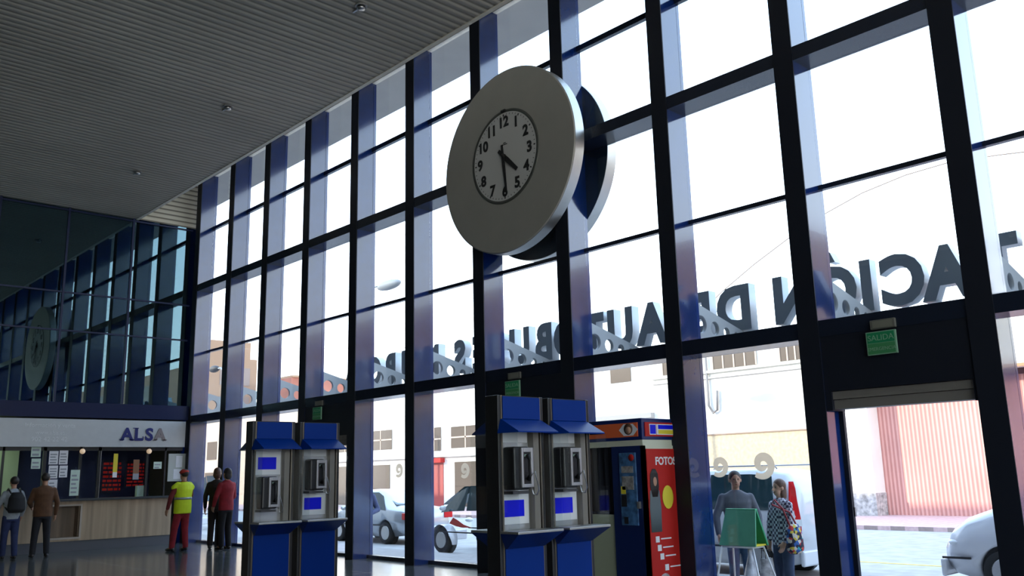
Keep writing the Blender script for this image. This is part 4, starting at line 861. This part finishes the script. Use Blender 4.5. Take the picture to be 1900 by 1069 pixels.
MB().box(0, 8, 0, 22, 0, 6.9).build('wall', WALLW, g)
for y0_, y1_, z0, z1 in ((3.0, 5.5, 3.2, 4.35), (6.4, 7.6, 3.1, 4.4), (11.1, 13.4, 3.35, 4.5), (15, 17.4, 3.35, 4.5)):
    wn = MB().box(-.03, .02, y0_, y1_, z0, z1).build('window', WIN, g); MB().box(-.05, -.03, y0_, y1_, (z0 + z1) / 2 - .04, (z0 + z1) / 2 + .04).box(-.05, -.03, (y0_ + y1_) / 2 - .04, (y0_ + y1_) / 2 + .04, z0, z1).build('glazing_bars', mat('bar_pale', (.5, .4, .3), .7), wn)
for y0_, y1_, m_ in ((2.6, 5.2, WIN), (6.2, 7.5, mat('door_red', (.35, .05, .04), .5)), (11.3, 13.2, WIN), (14.6, 17, WIN), (18, 20, WIN)):
    MB().box(-.04, .02, y0_, y1_, .1, 2.45).build('shopfront', m_, g)
MB().box(-.3, 0, 6.1, 7.6, 2.45, 2.7).build('red_awning', RED, g)
MB().box(-.2, 0, 0, 22, 2.75, 2.85).build('string_course', WALLW, g)
g = thing('far_tower', (30, 89.3, -.3), 'tall tan apartment block at the end of the street', 'building')
MB().box(0, 14.2, 0, 8, 0, 16.4).box(14.2, 15, 0, 8, 0, 14.6).box(-12, 0, 0, 8, 0, 17.6).build('tower_wall', BRICKT, g)
for q in range(3):
    for r_ in range(3): MB().box(8.2 + q * 2.6, 9.0 + q * 2.6, -.05, 0, 5.5 + r_ * 3.1, 7.4 + r_ * 3.1).build('tower_window', mat('dim_window', (.26, .2, .17), .5), g)
g = thing('terracotta_block', (45, 81.7, -.3), 'low terracotta-coloured block below and right of the tall tan one', 'building')
MB().box(.05, 7.5, 0, 7, 0, 12.0).build('block_wall', ROOFR, g)
MB().box(.05, 7.65, -.15, 7, 12.0, 12.2).build('block_coping', BRICKT, g)
g = thing('end_terrace', (FX, 54.87, -.3), 'pale terrace closing the far end of the street', 'building')
MB().box(0, 10, 0, 32, 0, 7.0).build('wall', mat('terrace_cream', (.6, .48, .36), .9), g)
mb = MB()
for q in range(8): mb.box(-.04, 0, 1.5 + q * 3.8, 3.2 + q * 3.8, 3.4, 4.8); mb.box(-.04, 0, 1.5 + q * 3.8, 3.4 + q * 3.8, .2, 2.4)
mb.build('windows', WIN, g)
g = thing('gate_wall', (FX, -8, -.3), 'white wall and roofline above the red corrugated gate', 'wall')
MB().box(0, 8, 0, 22.72, 4.75, 7.0).build('wall_band', WALLW, g); MB().box(-.06, 0, 0, 22.72, 4.72, 4.82).build('orange_edge', mat('edge_orange', (.5, .25, .12), .6), g)

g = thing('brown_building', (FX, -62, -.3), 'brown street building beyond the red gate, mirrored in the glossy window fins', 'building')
MB().box(0, 10, 0, 53.9, 5.2, 11.5).build('upper_floors', mat('brown_render', (.30, .19, .13), .9, noise=.1, nscale=.4), g)
MB().box(0, 10, 0, 53.9, 0, 5.2).build('ground_floor', mat('shaded_ground_floor', (.05, .055, .07), .5), g)  # station's shadow on the lower storeys put into the colour
for q in range(13):
    for z in (6.2, 9.0): MB().box(-.04, .0, 1.4 + q * 4.1, 2.9 + q * 4.1, z, z + 1.5).build('window', WIN, g)

# overhead cables and street lamps
for pts, lab in (([(1290, 590, 22), (1340, 541, 22), (1400, 490, 22), (1458, 446, 22), (1530, 397, 22), (1600, 358, 22), (1680, 325, 22), (1755, 303, 22), (1850, 288, 22), (1960, 275, 22)], 'thin curved overhead cable above the reversed sign letters'),
                 ([(420, 648, 24), (700, 646, 24), (890, 644, 24)], 'thin straight overhead cable over the left sign letters')):
    tag(MB().tube([onx(a, b, c) for a, b, c in pts], .014, 6).build('overhead_cable', mat('cable_brown', (.25, .18, .14), .7), None), lab, 'cable')
for (px, py, X, ln, lab) in ((742, 527, 20, 1.6, 'grey street lamp head high outside above the left sign letters'), (405, 683, 22, 1.6, 'dark street lamp head far left outside in front of the tan tower')):
    p = onx(px, py, X); q = onx(px - (40 if px > 500 else 14), py + 4, X); PY_ = onx(656, 600, 20).y if px > 500 else onx(417, 690, 22).y
    g = thing('street_lamp', (X, PY_, -.3), lab, 'street lamp', 'street lamps outside')
    R_ = lambda v: (v[0] - X, v[1] - (PY_), v[2] + .3)
    MB().tube([R_((X, PY_, -.3)), R_((X, PY_, q.z - .3)), R_((X, (PY_ * .7 + q.y * .3), q.z)), R_((X, q.y, q.z))], [.08, .06, .05, .03], 10).build('pole', mat('pole_grey', (.3, .31, .32), .5), g)
    c = Vector(R_((X, (p.y + q.y) / 2 - .0, (p.z + q.z) / 2)))
    MB().ell(c, (.22, abs(q.y - p.y) / 2 + .05, .2)).build('lamp_head', mat('lamp_grey', (.25, .26, .27), .6) if px > 500 else mat('lamp_dark', (.03, .03, .03), .6), g)

# ------------------------------------------------------------------ reversed station lettering on brackets outside
XL = Xg + 1.3; zL0, zLh = 3.33, .65
word = [('T', 3.37, 'in the first word, at the right edge', 'STACIÓN'), ('A', 3.93, '', ''), ('C', 4.45, '', ''), ('I', 4.90, '', ''), ('O', 5.34, '', ''), ('N', 5.93, '', ''),
        ('D', 6.84, '', ''), ('E', 7.40, '', ''), ('A', 8.32, '', ''), ('U', 8.94, '', ''), ('T', 9.51, '', ''), ('O', 10.1, '', ''), ('B', 10.64, '', ''), ('U', 11.27, '', ''), ('S', 11.83, '', ''),
        ('E', 12.36, '', ''), ('S', 12.93, '', ''), ('M', 13.85, '', ''), ('U', 14.55, '', ''), ('R', 15.22, '', ''), ('C', 15.80, '', ''), ('I', 16.25, '', ''), ('A', 16.7, '', ''), ('S', 2.78, '', ''), ('E', 2.2, '', '')]
LAB = ['reversed grey sign letter T, second whole letter from the right edge', 'reversed grey sign letter A left of the rightmost T', 'reversed grey sign letter C between A and I over the doorway', 'reversed grey sign letter I beside the accented O',
       'reversed grey sign letter O with an acute accent', 'reversed grey sign letter N ending the first word', 'reversed grey sign letter D of the short second word', 'reversed grey sign letter E of the short second word',
       'reversed grey sign letter A starting the long third word', 'reversed grey sign letter U beside the A of the third word', 'reversed grey sign letter T right of the clock post in the third word', 'reversed grey sign letter O hidden beside the fin between T and B',
       'reversed grey sign letter B in the third word', 'reversed grey sign letter U left of the B', 'reversed grey sign letter S left of the second U in the third word', 'reversed grey sign letter E before the last S of the third word', 'reversed grey sign letter S ending the third word',
       'reversed grey sign letter M starting the last word', 'reversed grey sign letter U behind the fin in the last word', 'reversed grey sign letter R in the last word', 'reversed grey sign letter C left of the R', 'reversed grey sign letter I near the far end', 'reversed grey sign letter A at the far end of the lettering',
       'reversed grey sign letter S cut by the right edge', 'reversed grey sign letter E opening the first word beyond the right edge']
for (ch, y, _, _), lab in zip(word, LAB):
    o = text_obj(ch, .88, .085, LETTER, 'sign_letter', None, off=.042, sx_=.86 if ch in 'ACDNOMU' else .82)
    mxz = max(v.co.y for v in o.data.vertices); sc_ = zLh / mxz
    mny = min(v.co.y for v in o.data.vertices); sc_ = zLh / (mxz - mny)
    for v in o.data.vertices: v.co.y = (v.co.y - mny) * sc_
    if ch == 'O' and abs(y - 5.34) < .01:
        bm = bmesh.new(); bm.from_mesh(o.data)
        q = [(-.06, .70), (.02, .70), (.12, .84), (.0, .84)]
        vv = [bm.verts.new((a, b_, z)) for z in (-.085, .085) for a, b_ in q]
        for f in ((0, 1, 2, 3), (7, 6, 5, 4), (0, 4, 5, 1), (1, 5, 6, 2), (2, 6, 7, 3), (3, 7, 4, 0)): bm.faces.new([vv[i] for i in f])
        bm.to_mesh(o.data); bm.free()
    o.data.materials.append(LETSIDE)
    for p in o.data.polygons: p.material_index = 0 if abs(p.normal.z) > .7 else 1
    face(o, (XL, y, zL0), (0, 1, 0), (0, 0, 1))      # reads correctly from the street (+x), reversed from inside
    tag(o, lab, 'sign letter', 'station name letters on the outside rail')
tag(MB().box(XL - .05, XL + .05, -1, 18, zL0 - .1, zL0 - .02).build('letter_rail', LETTER, None), 'grey metal rail carrying the reversed station letters outside', 'rail')
for k in range(0, 12):
    y = MY[k] + B / 2
    lens = 1.2
    pts = [(Xg + .07, 3.05), (XL - .05, zL0 - .12), (XL - .05, zL0 - .02), (Xg + .07, 3.62)]
    b = MB().prism([(x, y - .03, z) for x, z in pts], (0, .06, 0)).build('sign_bracket', mat('bracket_grey', (.34, .36, .37), .5), None)
    c = MB()
    for i, (x, z, r_) in enumerate(((.24, 3.32, .12), (.55, 3.29, .095), (.82, 3.26, .07), (1.05, 3.24, .05))): c.lathe([(r_, -.1), (r_, .1)], (Xg + x, y, z), (0, 1, 0), 24)
    cu_ = c.build('c', BLACK, None); md = b.modifiers.new('x', 'BOOLEAN'); md.operation = 'DIFFERENCE'; md.object = cu_; md.solver = 'EXACT'
    bpy.context.view_layer.update(); evald(b); bpy.data.objects.remove(cu_)
    tag(b, ['perforated triangular sign bracket at the far corner by the ticket office', 'perforated sign bracket before the tan tower, second from the far end', 'perforated sign bracket before the terracotta block', 'perforated sign bracket left of the last word\'s final letters',
            'perforated sign bracket under the R of the last word', 'perforated sign bracket under the M and S', 'perforated sign bracket under the S and U left of the B', 'perforated sign bracket under the T and U of the third word',
            'perforated sign bracket under the E of the short word', 'perforated sign bracket under the accented O', 'perforated sign bracket under the rightmost T', 'perforated sign bracket beyond the right edge'][k], 'bracket', 'sign brackets on the window posts')
